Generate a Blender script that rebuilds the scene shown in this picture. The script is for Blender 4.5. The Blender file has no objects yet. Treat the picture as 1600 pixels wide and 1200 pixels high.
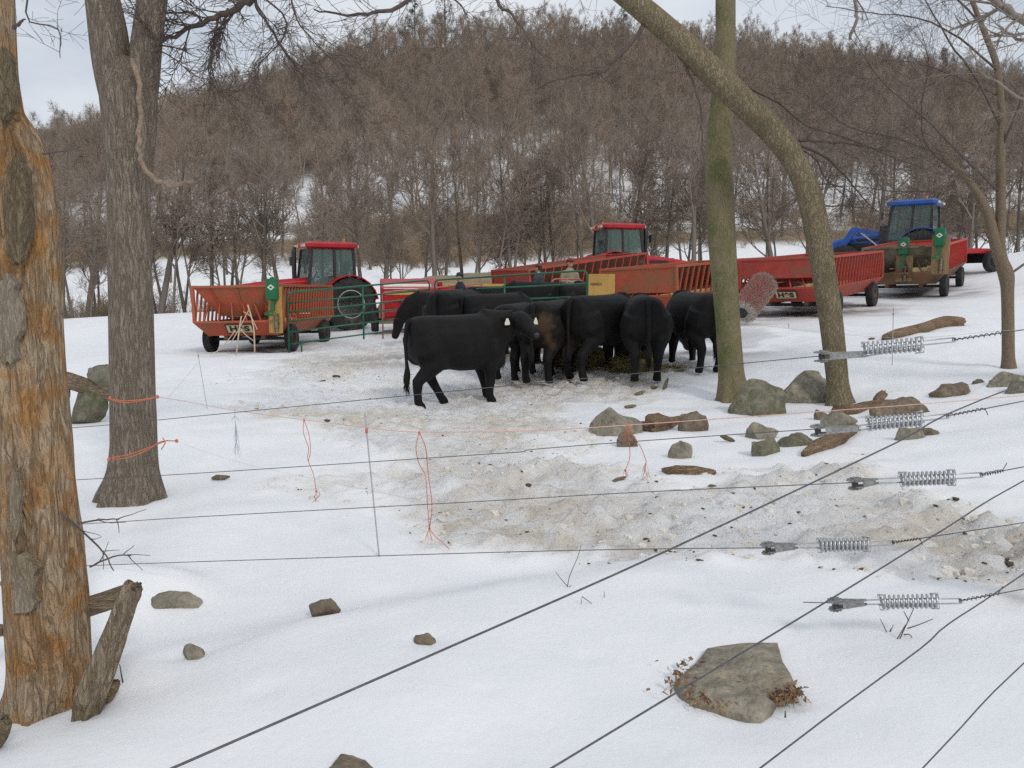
import bpy, bmesh, math, random
import numpy as np
from mathutils import Vector, Matrix, noise as mnoise

# ------------------------------------------------------------------ camera, sky, sun, exposure
S = bpy.context.scene
C = S.collection
R = math.radians
CAM_Z = 1.6
FPX = 1232.0            # focal length in pixels of the 1600 px wide photograph
PITCH = math.atan(150 / FPX)
cam_d = bpy.data.cameras.new('camera')
cam = bpy.data.objects.new('camera', cam_d); C.objects.link(cam)
cam.location = (0, 0, CAM_Z)
cam.rotation_euler = (R(90) - PITCH, 0, 0)
cam_d.sensor_width = 36.0
cam_d.lens = 36.0 * FPX / 1600
cam_d.clip_start = 0.05
cam_d.clip_end = 3000
S.camera = cam

SUN_EL, SUN_AZ = R(38), R(150)      # azimuth measured from +Y towards +X
w = bpy.data.worlds.new('World'); S.world = w; w.use_nodes = True
nt = w.node_tree; nt.nodes.clear()
out = nt.nodes.new('ShaderNodeOutputWorld'); bg = nt.nodes.new('ShaderNodeBackground')
sky = nt.nodes.new('ShaderNodeTexSky'); sky.sky_type = 'NISHITA'; sky.sun_disc = False
sky.sun_elevation = SUN_EL; sky.sun_rotation = SUN_AZ
sky.air_density = 1.0; sky.dust_density = 2.0
tc = nt.nodes.new('ShaderNodeTexCoord'); mp = nt.nodes.new('ShaderNodeMapping')
mp.inputs['Scale'].default_value = (1.0, 1.0, 2.6)
nz = nt.nodes.new('ShaderNodeTexNoise'); nz.inputs['Scale'].default_value = 2.3; nz.inputs['Detail'].default_value = 6
nz.inputs['Roughness'].default_value = 0.55
cr = nt.nodes.new('ShaderNodeValToRGB')
cr.color_ramp.elements[0].position = 0.36; cr.color_ramp.elements[0].color = (0.62, 0.62, 0.62, 1)
cr.color_ramp.elements[1].position = 0.52; cr.color_ramp.elements[1].color = (1, 1, 1, 1)
mx = nt.nodes.new('ShaderNodeMix'); mx.data_type = 'RGBA'
nz2 = nt.nodes.new('ShaderNodeTexNoise'); nz2.inputs['Scale'].default_value = 5.0; nz2.inputs['Detail'].default_value = 5
cr2 = nt.nodes.new('ShaderNodeValToRGB')
cr2.color_ramp.elements[0].position = 0.3; cr2.color_ramp.elements[0].color = (7.2, 7.8, 8.7, 1)
cr2.color_ramp.elements[1].position = 0.7; cr2.color_ramp.elements[1].color = (8.9, 9.3, 9.8, 1)
L = nt.links.new
L(tc.outputs['Generated'], mp.inputs['Vector']); L(mp.outputs['Vector'], nz.inputs['Vector']); L(mp.outputs['Vector'], nz2.inputs['Vector'])
L(nz.outputs['Fac'], cr.inputs['Fac']); L(cr.outputs['Color'], mx.inputs['Factor'])
L(nz2.outputs['Fac'], cr2.inputs['Fac'])
L(sky.outputs['Color'], mx.inputs['A']); L(cr2.outputs['Color'], mx.inputs['B'])
L(mx.outputs['Result'], bg.inputs['Color']); bg.inputs['Strength'].default_value = 0.1
L(bg.outputs['Background'], out.inputs['Surface'])

sun_d = bpy.data.lights.new('sun', 'SUN'); sun_d.energy = 1.4; sun_d.angle = R(11); sun_d.color = (1.0, 0.96, 0.9)
sun = bpy.data.objects.new('sun', sun_d); C.objects.link(sun)
sdir = Vector((math.sin(SUN_AZ) * math.cos(SUN_EL), math.cos(SUN_AZ) * math.cos(SUN_EL), math.sin(SUN_EL)))
sun.rotation_euler = sdir.to_track_quat('Z', 'Y').to_euler()
sun.location = (0, -10, 40)
S.view_settings.view_transform = 'Standard'; S.view_settings.look = 'None'
S.view_settings.exposure = -0.18; S.view_settings.gamma = 1.0
S.cycles.use_denoising = False
S.cycles.use_adaptive_sampling = True; S.cycles.adaptive_threshold = .02
S.cycles.max_bounces = 4; S.cycles.diffuse_bounces = 2; S.cycles.transparent_max_bounces = 8

# ------------------------------------------------------------------ pixel -> direction
SP, CP = math.sin(PITCH), math.cos(PITCH)
def ray(px, py):
    u = (px - 800) / FPX; v = (600 - py) / FPX
    return Vector((u, CP + v * SP, -SP + v * CP))
def at(px, py, Y):                      # the point on the pixel's ray at forward distance Y
    d = ray(px, py); t = Y / d.y
    return Vector((d.x * t, Y, CAM_Z + d.z * t))
def proj(p):
    x, y, z = p[0], p[1], p[2] - CAM_Z
    f = y * CP - z * SP; up = y * SP + z * CP
    return 800 + FPX * x / f, 600 - FPX * up / f

# ------------------------------------------------------------------ noise
def _h(ix, iy, seed):
    n = (ix.astype(np.int64) * 374761393 + iy.astype(np.int64) * 668265263 + seed * 1442695041) & 0xffffffff
    n = ((n ^ (n >> 13)) * 1274126177) & 0xffffffff
    return ((n ^ (n >> 16)) & 0xffffff) / float(0xffffff)
def vn(x, y, seed=0):
    x = np.asarray(x, float); y = np.asarray(y, float)
    ix, iy = np.floor(x), np.floor(y); fx, fy = x - ix, y - iy
    fx = fx * fx * fx * (fx * (fx * 6 - 15) + 10); fy = fy * fy * fy * (fy * (fy * 6 - 15) + 10)
    a = _h(ix, iy, seed); b = _h(ix + 1, iy, seed); c = _h(ix, iy + 1, seed); d = _h(ix + 1, iy + 1, seed)
    return (a + (b - a) * fx) * (1 - fy) + (c + (d - c) * fx) * fy
def fbm(x, y, seed=0, oct=4, rough=0.5):
    s = 0.0; a = 1.0; t = 0.0
    for k in range(oct):
        s = s + a * vn(x * 2 ** k, y * 2 ** k, seed + k * 17); t += a; a *= rough
    return s / t
def worley(x, y, seed=0):
    x = np.asarray(x, float); y = np.asarray(y, float)
    ix, iy = np.floor(x), np.floor(y); best = np.full(x.shape, 9.0)
    for i in (-1, 0, 1):
        for j in (-1, 0, 1):
            cx, cy = ix + i, iy + j
            px = cx + _h(cx, cy, seed); py = cy + _h(cx, cy, seed + 5)
            best = np.minimum(best, (px - x) ** 2 + (py - y) ** 2)
    return np.sqrt(best)
def sstep(a, b, x):
    t = np.clip((x - a) / (b - a), 0, 1); return t * t * (3 - 2 * t)

# ------------------------------------------------------------------ lie of the land
_ctl = [(0, 1.0, 0.0), (-3, 1, -.2), (3, 1, .2), (0, 3, 0), (2, 3, .1), (6, 3, .4), (-6, 3, -.45), (-8, 9, -.4), (-14, 15, -.5), (-18, 30, -.6), (20, 20, 1.9), (24, 34, 3.6), (12, 8, .75), (14, 12, 1.0)]
for px, py, Y in [(77, 1095, 3.45), (205, 772, 6.7), (592, 850, 5.0), (1150, 1080, 3.12), (700, 634, 12), (1082, 580, 14), (1147, 616, 11.6),
                  (1312, 628, 10.7), (1575, 576, 11.6), (957, 692, 8.4), (320, 549, 21), (480, 547, 22), (545, 514, 29), (1327, 493, 21.2),
                  (1462, 464, 25.6), (1500, 446, 29), (1523, 425, 32), (1440, 528, 14.6), (1600, 395, 36), (110, 510, 34), (300, 497, 35), (800, 478, 33),
                  (900, 560, 15.5), (130, 660, 9.6), (1600, 617, 9.2), (1450, 680, 8.0), (1160, 505, 20.2), (1100, 440, 34)]:
    p = at(px, py, Y); _ctl.append((p.x, p.y, p.z))
_P = np.array(_ctl)
def _tps(r2): return np.where(r2 > 1e-9, r2 * np.log(r2 + 1e-12), 0.0)
_n = len(_P)
_K = _tps(((_P[:, None, :2] - _P[None, :, :2]) ** 2).sum(-1)) + np.eye(_n) * 3.0
_A = np.zeros((_n + 3, _n + 3)); _A[:_n, :_n] = _K; _A[:_n, _n] = 1; _A[:_n, _n + 1:] = _P[:, :2]; _A[_n:, :_n] = _A[:_n, _n:].T
_W = np.linalg.solve(_A, np.concatenate([_P[:, 2], [0, 0, 0]]))
def H_near(x, y):
    x = np.asarray(x, float); y = np.asarray(y, float)
    xc = np.clip(x, -22, 28); yc = np.clip(y, 0, 38)
    s = _W[_n] + _W[_n + 1] * xc + _W[_n + 2] * yc
    for i in range(_n):
        s = s + _W[i] * _tps((xc - _P[i, 0]) ** 2 + (yc - _P[i, 1]) ** 2)
    return s
_rx = np.array([-420, -250, -136, -95, -64, -34, 0, 34, 68, 102, 136, 182, 260, 420.])
_rz = np.array([18, 34, 46, 61, 74, 82, 85, 85, 82, 76, 69, 61, 50, 32.])
def H_far(x, y):
    x = np.asarray(x, float); y = np.asarray(y, float)
    valley = -2.2 + 0.035 * np.clip(x, -60, 60)
    ridge = np.interp(x, _rx, _rz)
    t = np.clip((y - 54) / (285 - 54), 0, 1)
    z = valley + (ridge - valley) * t ** 1.3 + (fbm(x / 40, y / 40, 3, 3) - .5) * 7 * sstep(60, 130, y)
    return z - np.clip(y - 285, 0, 400) * 0.15
def H(x, y):
    k = sstep(36.5, 50, np.asarray(y, float))
    return H_near(x, y) * (1 - k) + H_far(x, y) * k
def hz(x, y): return float(H(np.array([x]), np.array([y]))[0])
def G(px, py, far=60):                  # where a pixel's ray meets the land
    d = ray(px, py); Y = 0.6; prev = None
    ys = np.concatenate([np.arange(.6, 60, .02), np.arange(60, 300, .5)])
    t = ys / d.y; X = d.x * t; Z = CAM_Z + d.z * t
    below = Z < H(X, ys)
    i = int(np.argmax(below)) if below.any() else len(ys) - 1
    return Vector((X[i], ys[i], hz(X[i], ys[i])))

# ------------------------------------------------------------------ mesh helpers
class MB:
    def __init__(s): s.v = []; s.f = []
    def add(s, vs, fs):
        o = len(s.v); s.v.extend([tuple(v) for v in vs]); s.f.extend([tuple(i + o for i in f) for f in fs]); return s
    def box(s, x0, x1, y0, y1, z0, z1):
        return s.add([(x0, y0, z0), (x1, y0, z0), (x1, y1, z0), (x0, y1, z0), (x0, y0, z1), (x1, y0, z1), (x1, y1, z1), (x0, y1, z1)],
                     [(3, 2, 1, 0), (4, 5, 6, 7), (0, 1, 5, 4), (1, 2, 6, 5), (2, 3, 7, 6), (3, 0, 4, 7)])
    def hexa(s, p):                     # 8 corners, ordered as in box
        return s.add(p, [(3, 2, 1, 0), (4, 5, 6, 7), (0, 1, 5, 4), (1, 2, 6, 5), (2, 3, 7, 6), (3, 0, 4, 7)])
    def bar(s, a, b, w, h=None, up=(0, 0, 1)):
        a, b = Vector(a), Vector(b); d = (b - a).normalized(); up = Vector(up)
        if abs(d.dot(up)) > .98: up = Vector((0, 1, 0))
        sx = d.cross(up).normalized() * w / 2; sz = sx.cross(d).normalized() * (h or w) / 2
        return s.hexa([a - sx - sz, a + sx - sz, b + sx - sz, b - sx - sz, a - sx + sz, a + sx + sz, b + sx + sz, b - sx + sz])
    def tube(s, pts, rad, n=6, cap=True):
        pts = [Vector(p) for p in pts]; m = len(pts)
        if not hasattr(rad, '__len__'): rad = [rad] * m
        o = len(s.v); ref = None
        for i, p in enumerate(pts):
            d = (pts[min(i + 1, m - 1)] - pts[max(i - 1, 0)])
            d = d.normalized() if d.length > 1e-9 else Vector((0, 0, 1))
            if ref is None:
                ref = Vector((1, 0, 0)) if abs(d.x) < .8 else Vector((0, 1, 0))
            a = (ref - d * ref.dot(d)).normalized(); b = d.cross(a); ref = a
            for k in range(n):
                t = 2 * math.pi * k / n
                s.v.append(tuple(p + (a * math.cos(t) + b * math.sin(t)) * rad[i]))
        for i in range(m - 1):
            for k in range(n):
                k2 = (k + 1) % n
                s.f.append((o + i * n + k, o + i * n + k2, o + (i + 1) * n + k2, o + (i + 1) * n + k))
        if cap:
            s.f.append(tuple(o + k for k in range(n))[::-1]); s.f.append(tuple(o + (m - 1) * n + k for k in range(n)))
        return s
    def loft(s, secs, cap=True):        # list of rings with equal counts
        o = len(s.v); n = len(secs[0]); m = len(secs)
        for r in secs: s.v.extend([tuple(p) for p in r])
        for i in range(m - 1):
            for k in range(n):
                k2 = (k + 1) % n
                s.f.append((o + i * n + k, o + i * n + k2, o + (i + 1) * n + k2, o + (i + 1) * n + k))
        if cap:
            s.f.append(tuple(o + k for k in range(n))[::-1]); s.f.append(tuple(o + (m - 1) * n + k for k in range(n)))
        return s
    def ell(s, c, r, n=12, m=8, M=None):
        secs = []
        for i in range(m + 1):
            t = math.pi * (i + (0.08 if i == 0 else -0.08 if i == m else 0)) / m
            ring = []
            for k in range(n):
                a = 2 * math.pi * k / n
                p = Vector((r[0] * math.sin(t) * math.cos(a), r[1] * math.sin(t) * math.sin(a), r[2] * math.cos(t)))
                if M: p = M @ p
                ring.append(Vector(c) + p)
            secs.append(ring)
        return s.loft(secs)
    def mesh(s, name, smooth=False):
        me = bpy.data.meshes.new(name); me.from_pydata(s.v, [], s.f)
        if smooth: me.polygons.foreach_set('use_smooth', [True] * len(me.polygons))
        me.update(); return me
def smooth_by_angle(me, ang=40):
    bm = bmesh.new(); bm.from_mesh(me)
    for f in bm.faces: f.smooth = True
    for e in bm.edges:
        e.smooth = len(e.link_faces) == 2 and e.calc_face_angle(0) < R(ang)
    bm.to_mesh(me); bm.free()
def obj(name, me, mat, parent=None, loc=None, rot=None, smooth=False, bevel=0):
    if isinstance(me, MB): me = me.mesh(name, smooth)
    if bevel:
        bm = bmesh.new(); bm.from_mesh(me)
        es = [e for e in bm.edges if len(e.link_faces) == 2 and e.calc_face_angle(0) > R(30)]
        bmesh.ops.bevel(bm, geom=es, offset=bevel, segments=1, affect='EDGES', clamp_overlap=True)
        bm.to_mesh(me); bm.free()
    if mat is not None and not me.materials: me.materials.append(mat)
    o = bpy.data.objects.new(name, me); C.objects.link(o)
    if parent: o.parent = parent
    if loc is not None: o.location = loc
    if rot is not None: o.rotation_euler = rot
    return o
def tag(o, label, cat, group=None):
    o['label'] = label; o['category'] = cat
    if group: o['group'] = group
    return o
def thing(name, label, cat, loc=(0, 0, 0), rot=(0, 0, 0), group=None):
    o = bpy.data.objects.new(name, None); C.objects.link(o)
    o.empty_display_size = .2; o.location = loc; o.rotation_euler = rot
    return tag(o, label, cat, group)
def kind(o, k): o['kind'] = k; return o

# ------------------------------------------------------------------ materials
_mats = {}
def mk(name, c1, c2=None, scale=6, rough=.7, bump=0, bscale=None, stretch=(1, 1, 1), metal=0, c3=None, c3pos=.62, c3scale=2.5, detail=6, spec=.4, sheen=0):
    if name in _mats: return _mats[name]
    m = bpy.data.materials.new(name); m.use_nodes = True; _mats[name] = m
    t = m.node_tree; b = t.nodes['Principled BSDF']; ln = t.links.new
    b.inputs['Roughness'].default_value = rough; b.inputs['Metallic'].default_value = metal
    b.inputs['Specular IOR Level'].default_value = spec
    if sheen: b.inputs['Sheen Weight'].default_value = sheen; b.inputs['Sheen Roughness'].default_value = .5
    co = t.nodes.new('ShaderNodeTexCoord'); ma = t.nodes.new('ShaderNodeMapping'); ma.inputs['Scale'].default_value = stretch
    ln(co.outputs['Object'], ma.inputs['Vector'])
    if c2 is None: c2 = tuple(x * .7 for x in c1)
    n = t.nodes.new('ShaderNodeTexNoise'); n.inputs['Scale'].default_value = scale; n.inputs['Detail'].default_value = detail; n.inputs['Roughness'].default_value = .62
    ln(ma.outputs['Vector'], n.inputs['Vector'])
    r = t.nodes.new('ShaderNodeValToRGB'); r.color_ramp.elements[0].position = .33; r.color_ramp.elements[1].position = .67
    r.color_ramp.elements[0].color = (*c2, 1); r.color_ramp.elements[1].color = (*c1, 1); ln(n.outputs['Fac'], r.inputs['Fac'])
    col = r.outputs['Color']
    if c3:
        n3 = t.nodes.new('ShaderNodeTexNoise'); n3.inputs['Scale'].default_value = c3scale; n3.inputs['Detail'].default_value = 8; n3.inputs['Roughness'].default_value = .65
        ln(ma.outputs['Vector'], n3.inputs['Vector'])
        r3 = t.nodes.new('ShaderNodeValToRGB'); r3.color_ramp.elements[0].position = c3pos - .07; r3.color_ramp.elements[1].position = c3pos + .07
        ln(n3.outputs['Fac'], r3.inputs['Fac'])
        x = t.nodes.new('ShaderNodeMix'); x.data_type = 'RGBA'; ln(r3.outputs['Color'], x.inputs['Factor']); ln(col, x.inputs['A']); x.inputs['B'].default_value = (*c3, 1)
        col = x.outputs['Result']
    ln(col, b.inputs['Base Color'])
    if bump:
        nb = t.nodes.new('ShaderNodeTexNoise'); nb.inputs['Scale'].default_value = bscale or scale * 3; nb.inputs['Detail'].default_value = 5
        ln(ma.outputs['Vector'], nb.inputs['Vector'])
        bp = t.nodes.new('ShaderNodeBump'); bp.inputs['Strength'].default_value = bump; bp.inputs['Distance'].default_value = .03
        ln(nb.outputs['Fac'], bp.inputs['Height']); ln(bp.outputs['Normal'], b.inputs['Normal'])
    return m
def bark(name, c1, c2, c3=None, vs=26, zs=.22, depth=.02, c3pos=.6, rough=.9, c3scale=2.2, stretch=None, c4=None, c4pos=.55, c4scale=3.0):
    m = bpy.data.materials.new(name); m.use_nodes = True; _mats[name] = m
    t = m.node_tree; b = t.nodes['Principled BSDF']; ln = t.links.new; b.inputs['Roughness'].default_value = rough; b.inputs['Specular IOR Level'].default_value = .2
    co = t.nodes.new('ShaderNodeTexCoord'); ma = t.nodes.new('ShaderNodeMapping'); ma.inputs['Scale'].default_value = stretch or (1, 1, zs); ln(co.outputs['Object'], ma.inputs['Vector'])
    def noise(sc, de, di=0, ro=.6, v=None):
        n = t.nodes.new('ShaderNodeTexNoise'); n.inputs['Scale'].default_value = sc; n.inputs['Detail'].default_value = de; n.inputs['Distortion'].default_value = di; n.inputs['Roughness'].default_value = ro
        ln(v or ma.outputs['Vector'], n.inputs['Vector']); return n.outputs['Fac']
    def math_(op, a, bb, cc=None):
        x = t.nodes.new('ShaderNodeMath'); x.operation = op
        for i, v in enumerate((a, bb, cc)):
            if v is None: continue
            if isinstance(v, (int, float)): x.inputs[i].default_value = v
            else: ln(v, x.inputs[i])
        return x.outputs[0]
    def ramp(f, p0, p1, ca=(0, 0, 0), cb=(1, 1, 1)):
        r = t.nodes.new('ShaderNodeValToRGB'); r.color_ramp.elements[0].position = p0; r.color_ramp.elements[1].position = p1
        r.color_ramp.elements[0].color = (*ca, 1); r.color_ramp.elements[1].color = (*cb, 1); ln(f, r.inputs['Fac']); return r.outputs['Color']
    fis = ramp(math_('ABSOLUTE', math_('SUBTRACT', noise(vs, 3, .8), .5), 0.0), .0, .10)      # dark lines where the noise crosses its mean
    fis2 = ramp(math_('ABSOLUTE', math_('SUBTRACT', noise(vs * 2.3, 3, .6), .5), 0.0), .0, .09)
    fine = noise(vs * 4.5, 6, 0, .7)
    hgt = math_('MULTIPLY', math_('MULTIPLY_ADD', fis, .62, .38), math_('MULTIPLY_ADD', fis2, .4, .6))
    val = math_('MULTIPLY', hgt, math_('MULTIPLY_ADD', fine, 1.1, .3))
    col = ramp(val, .10, .80, c2, c1)
    if c3:
        f3 = ramp(noise(c3scale, 7, .3, .65, co.outputs['Object']), c3pos - .1, c3pos + .1)
        x = t.nodes.new('ShaderNodeMix'); x.data_type = 'RGBA'; ln(f3, x.inputs['Factor']); ln(col, x.inputs['A'])
        ln(ramp(val, .05, .75, tuple(v * .3 for v in c3), c3), x.inputs['B']); col = x.outputs['Result']
    if c4:
        f4 = ramp(noise(c4scale, 7, .3, .65), c4pos - .06, c4pos + .06)
        x = t.nodes.new('ShaderNodeMix'); x.data_type = 'RGBA'; ln(f4, x.inputs['Factor']); ln(col, x.inputs['A'])
        ln(ramp(val, .05, .75, tuple(v * .35 for v in c4), c4), x.inputs['B']); col = x.outputs['Result']
    ln(col, b.inputs['Base Color'])
    bp = t.nodes.new('ShaderNodeBump'); bp.inputs['Strength'].default_value = .9; bp.inputs['Distance'].default_value = depth
    ln(val, bp.inputs['Height']); ln(bp.outputs['Normal'], b.inputs['Normal'])
    return m
# ------------------------------------------------------------------ ground: one sheet of snow, near to the far hill
def poly_sd(X, Y, poly):                # signed distance to a polygon, negative inside
    d = np.full(X.shape, 1e9); s = np.ones(X.shape)
    n = len(poly)
    for i in range(n):
        ax, ay = poly[i][0], poly[i][1]; bx, by = poly[(i + 1) % n][0], poly[(i + 1) % n][1]
        ex, ey = bx - ax, by - ay; wx, wy = X - ax, Y - ay
        t = np.clip((wx * ex + wy * ey) / (ex * ex + ey * ey + 1e-12), 0, 1)
        d = np.minimum(d, (wx - ex * t) ** 2 + (wy - ey * t) ** 2)
        c1 = Y >= ay; c2 = Y < by; c3 = ex * wy > ey * wx
        fl = (c1 & c2 & c3) | (~c1 & ~c2 & ~c3); s = np.where(fl, -s, s)
    return s * np.sqrt(d)
CHURN = [G(*p) for p in [(375, 600), (430, 560), (560, 540), (640, 545), (900, 548), (1060, 572), (1040, 600), (900, 632), (890, 690), (1010, 720), (1130, 745), (1200, 738),
                         (1330, 725), (1600, 775), (1600, 905), (1480, 880), (1300, 868), (1130, 862), (900, 848), (690, 822), (600, 770), (500, 700), (400, 650)]]
DENTS = []                              # (x, y, radius, depth) hollows melted round things; negative = mound
def hollow(px, py, r, d):
    p = G(px, py); DENTS.append((p.x, p.y, r, d))
for a in [(1150, 1075, .34, .05), (77, 1090, .36, .05), (205, 768, .40, .04), (1147, 612, .42, .05), (1312, 624, .38, .05), (1575, 574, .3, .04), (511, 948, .12, .03), (303, 1022, .12, .035), (666, 1004, .11, .03),
          (957, 686, .5, .03), (1187, 650, .5, .03), (1250, 632, .5, .03), (1150, 1120, .2, .02), (760, 1078, .05, .012), (375, 1000, .08, .014), (900, 940, .12, .012), (1010, 880, .2, .015), (1440, 900, .16, .015)]:
    hollow(*a)
p = G(215, 930); DENTS.append((p.x - .12, p.y + .02, .34, -.16)); DENTS.append((p.x + .22, p.y + .04, .24, -.09))
p = G(60, 960); DENTS.append((p.x, p.y + .5, .4, -.1))
rg = random.Random(5)
for i in range(26):                     # hoof and paw dents in the clean snow
    DENTS.append((rg.uniform(-2.2, 3.2), rg.uniform(2.4, 6.2), rg.uniform(.04, .09), rg.uniform(.006, .018)))
gx = np.concatenate([-np.geomspace(11, 420, 70)[::-1], np.arange(-10.94, 12.94, .058), np.geomspace(13, 420, 70)])
ys_ = [-14, -9, -5, -3, -1.5, -.5]; y = .3
while y < 17: ys_.append(y); y += .028 + .0042 * max(0, y - 2)
while y < 430: ys_.append(y); y *= 1.0125
gy = np.array(ys_)
X, Y = np.meshgrid(gx, gy)
sdc = poly_sd(X, Y, CHURN) + (fbm(X * .9, Y * .9, 21, 4) - .5) * 2.0
churn = sstep(.35, -.45, sdc)
Z = H(X, Y)
near = sstep(30, 18, Y)
def relief(X, Y, churn, near):
    soft = (fbm(X * .55, Y * .55, 2, 3) - .5) * .16 + (fbm(X * 1.7, Y * 1.7, 6, 2) - .5) * .05 + (fbm(X * 5, Y * 5, 7, 2) - .5) * .008
    l1 = np.clip(.62 - worley(X * 3.1 + 2 * fbm(X, Y, 4, 2), Y * 3.1, 9), 0, 1); l2 = np.clip(.6 - worley(X * 7.5, Y * 7.5 + fbm(X * 3, Y * 3, 8, 2), 13), 0, 1)
    r = churn * (l1 * .34 * (.42 + .55 * sstep(11, 7, Y)) * fbm(X * 1.2, Y * 1.2, 15, 2) + l2 * .15 * (.6 + .4 * sstep(11, 7, Y)) * fbm(X * 2, Y * 2, 33, 2) + (fbm(X * 9, Y * 9, 31, 3) - .5) * .10 - .03)
    return soft * sstep(.2, 1.2, Y) * near + r
lip = 4.15 + .12 * X + .25 * np.sin(X * 1.1 + .6)      # soft edge where the deeper snow ends
Z = Z + relief(X, Y, churn, near) - .09 * sstep(lip - .1, lip + .5, Y) * sstep(-2.6, -1.2, X) * sstep(9, 5.5, Y)
for (dx, dy, r, d) in DENTS:
    q = ((X - dx) ** 2 + (Y - dy) ** 2) / (r * r); Z = Z - d * np.exp(-q * 1.6)
Z = Z + (fbm(X * .12, Y * .12, 44, 3) - .5) * .5 * sstep(36, 55, Y)
dirt = churn * np.clip((fbm(X * .6, Y * .6, 51, 4) - .30) * 2.6, 0, 1) * (.35 + .65 * np.clip((fbm(X * 6, Y * 6, 55, 4, .65) - .36) * 3.5, 0, 1))
dirt = np.clip(dirt, 0, 1)
mud_shade = np.zeros_like(X)  # manure on the snow, with the shadow under the wagons painted in
for (mx_, my_, rx_, ry_) in [(-7.2, 23.2, 1.5, 3.0), (8.8, 23.4, 2.4, 2.6), (14.0, 27.3, 2.2, 2.4), (6.4, 21.4, 1.3, 1.3), (5.0, 22.3, 2.2, 2.4), (2.4, 15.2, 2.6, 1.1), (1.0, 17.5, 4.5, 2.0)]:
    q = ((X - mx_) / rx_) ** 2 + ((Y - my_) / ry_) ** 2
    mud_shade = np.maximum(mud_shade, np.exp(-q * 1.1) * sstep(.30, .62, fbm(X * 1.5, Y * 1.5, 61, 4)))
# tan dead grass on the bank across the valley, leaf litter under the upper wood
bank = sstep(88, 93, Y + (fbm(X * .05, Y * .05, 71, 3) - .5) * 14) * sstep(113, 106, Y + (fbm(X * .05, Y * .05, 73, 3) - .5) * 14)
bank = bank * sstep(.28, .42, fbm(X * .03, Y * .16, 75, 4))
litter = sstep(135, 180, Y + (fbm(X * .02, Y * .02, 77, 3) - .5) * 60) * sstep(.3, .5, fbm(X * .08, Y * .08, 79, 4))
def grid_mesh(name, X, Y, Z, attrs):
    ny, nx = X.shape
    co = np.stack([X, Y, Z], -1).reshape(-1, 3).astype(np.float32)
    i = np.arange((ny - 1) * (nx - 1)); r = i // (nx - 1); c = i % (nx - 1); a = r * nx + c
    q = np.stack([a, a + 1, a + 1 + nx, a + nx], -1).astype(np.int32)
    me = bpy.data.meshes.new(name); me.vertices.add(len(co)); me.vertices.foreach_set('co', co.ravel())
    me.loops.add(q.size); me.loops.foreach_set('vertex_index', q.ravel())
    me.polygons.add(len(q)); me.polygons.foreach_set('loop_start', np.arange(0, q.size, 4, dtype=np.int32))
    me.polygons.foreach_set('use_smooth', np.ones(len(q), bool))
    for k, v in attrs.items():
        at_ = me.attributes.new(k, 'FLOAT', 'POINT'); at_.data.foreach_set('value', v.ravel().astype(np.float32))
    me.update(calc_edges=True); me.validate(); return me
def snow_mat():
    m = bpy.data.materials.new('snow'); m.use_nodes = True; t = m.node_tree; b = t.nodes['Principled BSDF']; ln = t.links.new
    b.inputs['Roughness'].default_value = .62; b.inputs['Specular IOR Level'].default_value = .25
    def attr(n):
        a = t.nodes.new('ShaderNodeAttribute'); a.attribute_name = n; return a.outputs['Fac']
    co = t.nodes.new('ShaderNodeTexCoord')
    def noise(sc, de=5, ro=.6):
        n = t.nodes.new('ShaderNodeTexNoise'); n.inputs['Scale'].default_value = sc; n.inputs['Detail'].default_value = de; n.inputs['Roughness'].default_value = ro
        ln(co.outputs['Object'], n.inputs['Vector']); return n.outputs['Fac']
    def ramp(f, p0, p1, c0=(0, 0, 0), c1=(1, 1, 1)):
        r = t.nodes.new('ShaderNodeValToRGB'); r.color_ramp.elements[0].position = p0; r.color_ramp.elements[1].position = p1
        r.color_ramp.elements[0].color = (*c0, 1); r.color_ramp.elements[1].color = (*c1, 1); ln(f, r.inputs['Fac']); return r.outputs['Color']
    def mix(f, a, bb):
        x = t.nodes.new('ShaderNodeMix'); x.data_type = 'RGBA'; ln(f, x.inputs['Factor'])
        for s_, v in (('A', a), ('B', bb)):
            if isinstance(v, tuple): x.inputs[s_].default_value = (*v, 1)
            else: ln(v, x.inputs[s_])
        return x.outputs['Result']
    def mul(a, bb):
        x = t.nodes.new('ShaderNodeMath'); x.operation = 'MULTIPLY'; ln(a, x.inputs[0])
        if isinstance(bb, (int, float)): x.inputs[1].default_value = bb
        else: ln(bb, x.inputs[1])
        return x.outputs[0]
    c = ramp(noise(1.3, 4), .3, .7, (.80, .815, .835), (.865, .87, .875))
    stain = ramp(noise(4.5, 7, .7), .32, .68, (.58, .50, .395), (.76, .71, .63))
    c = mix(attr('dirt'), c, stain)
    speck = ramp(noise(30, 5, .8), .585, .65)
    c = mix(mul(speck, attr('dirt')), c, (.16, .10, .055))
    c = mix(attr('mud_shade'), c, ramp(noise(6, 6), .35, .65, (.035, .024, .017), (.17, .12, .08)))
    c = mix(attr('bank'), c, ramp(noise(.8, 8, .7), .35, .68, (.13, .09, .05), (.30, .215, .12)))
    c = mix(attr('litter'), c, ramp(noise(.5, 8, .7), .35, .65, (.085, .058, .042), (.19, .13, .095)))
    ln(c, b.inputs['Base Color'])
    bp = t.nodes.new('ShaderNodeBump'); bp.inputs['Strength'].default_value = .28; bp.inputs['Distance'].default_value = .02
    ln(noise(17, 8, .65), bp.inputs['Height'])
    b2 = t.nodes.new('ShaderNodeBump'); b2.inputs['Distance'].default_value = .06; ln(attr('churn'), b2.inputs['Strength']); ln(noise(8, 9, .7), b2.inputs['Height']); ln(bp.outputs['Normal'], b2.inputs['Normal'])
    ln(b2.outputs['Normal'], b.inputs['Normal'])
    return m
SNOW = snow_mat()
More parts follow.
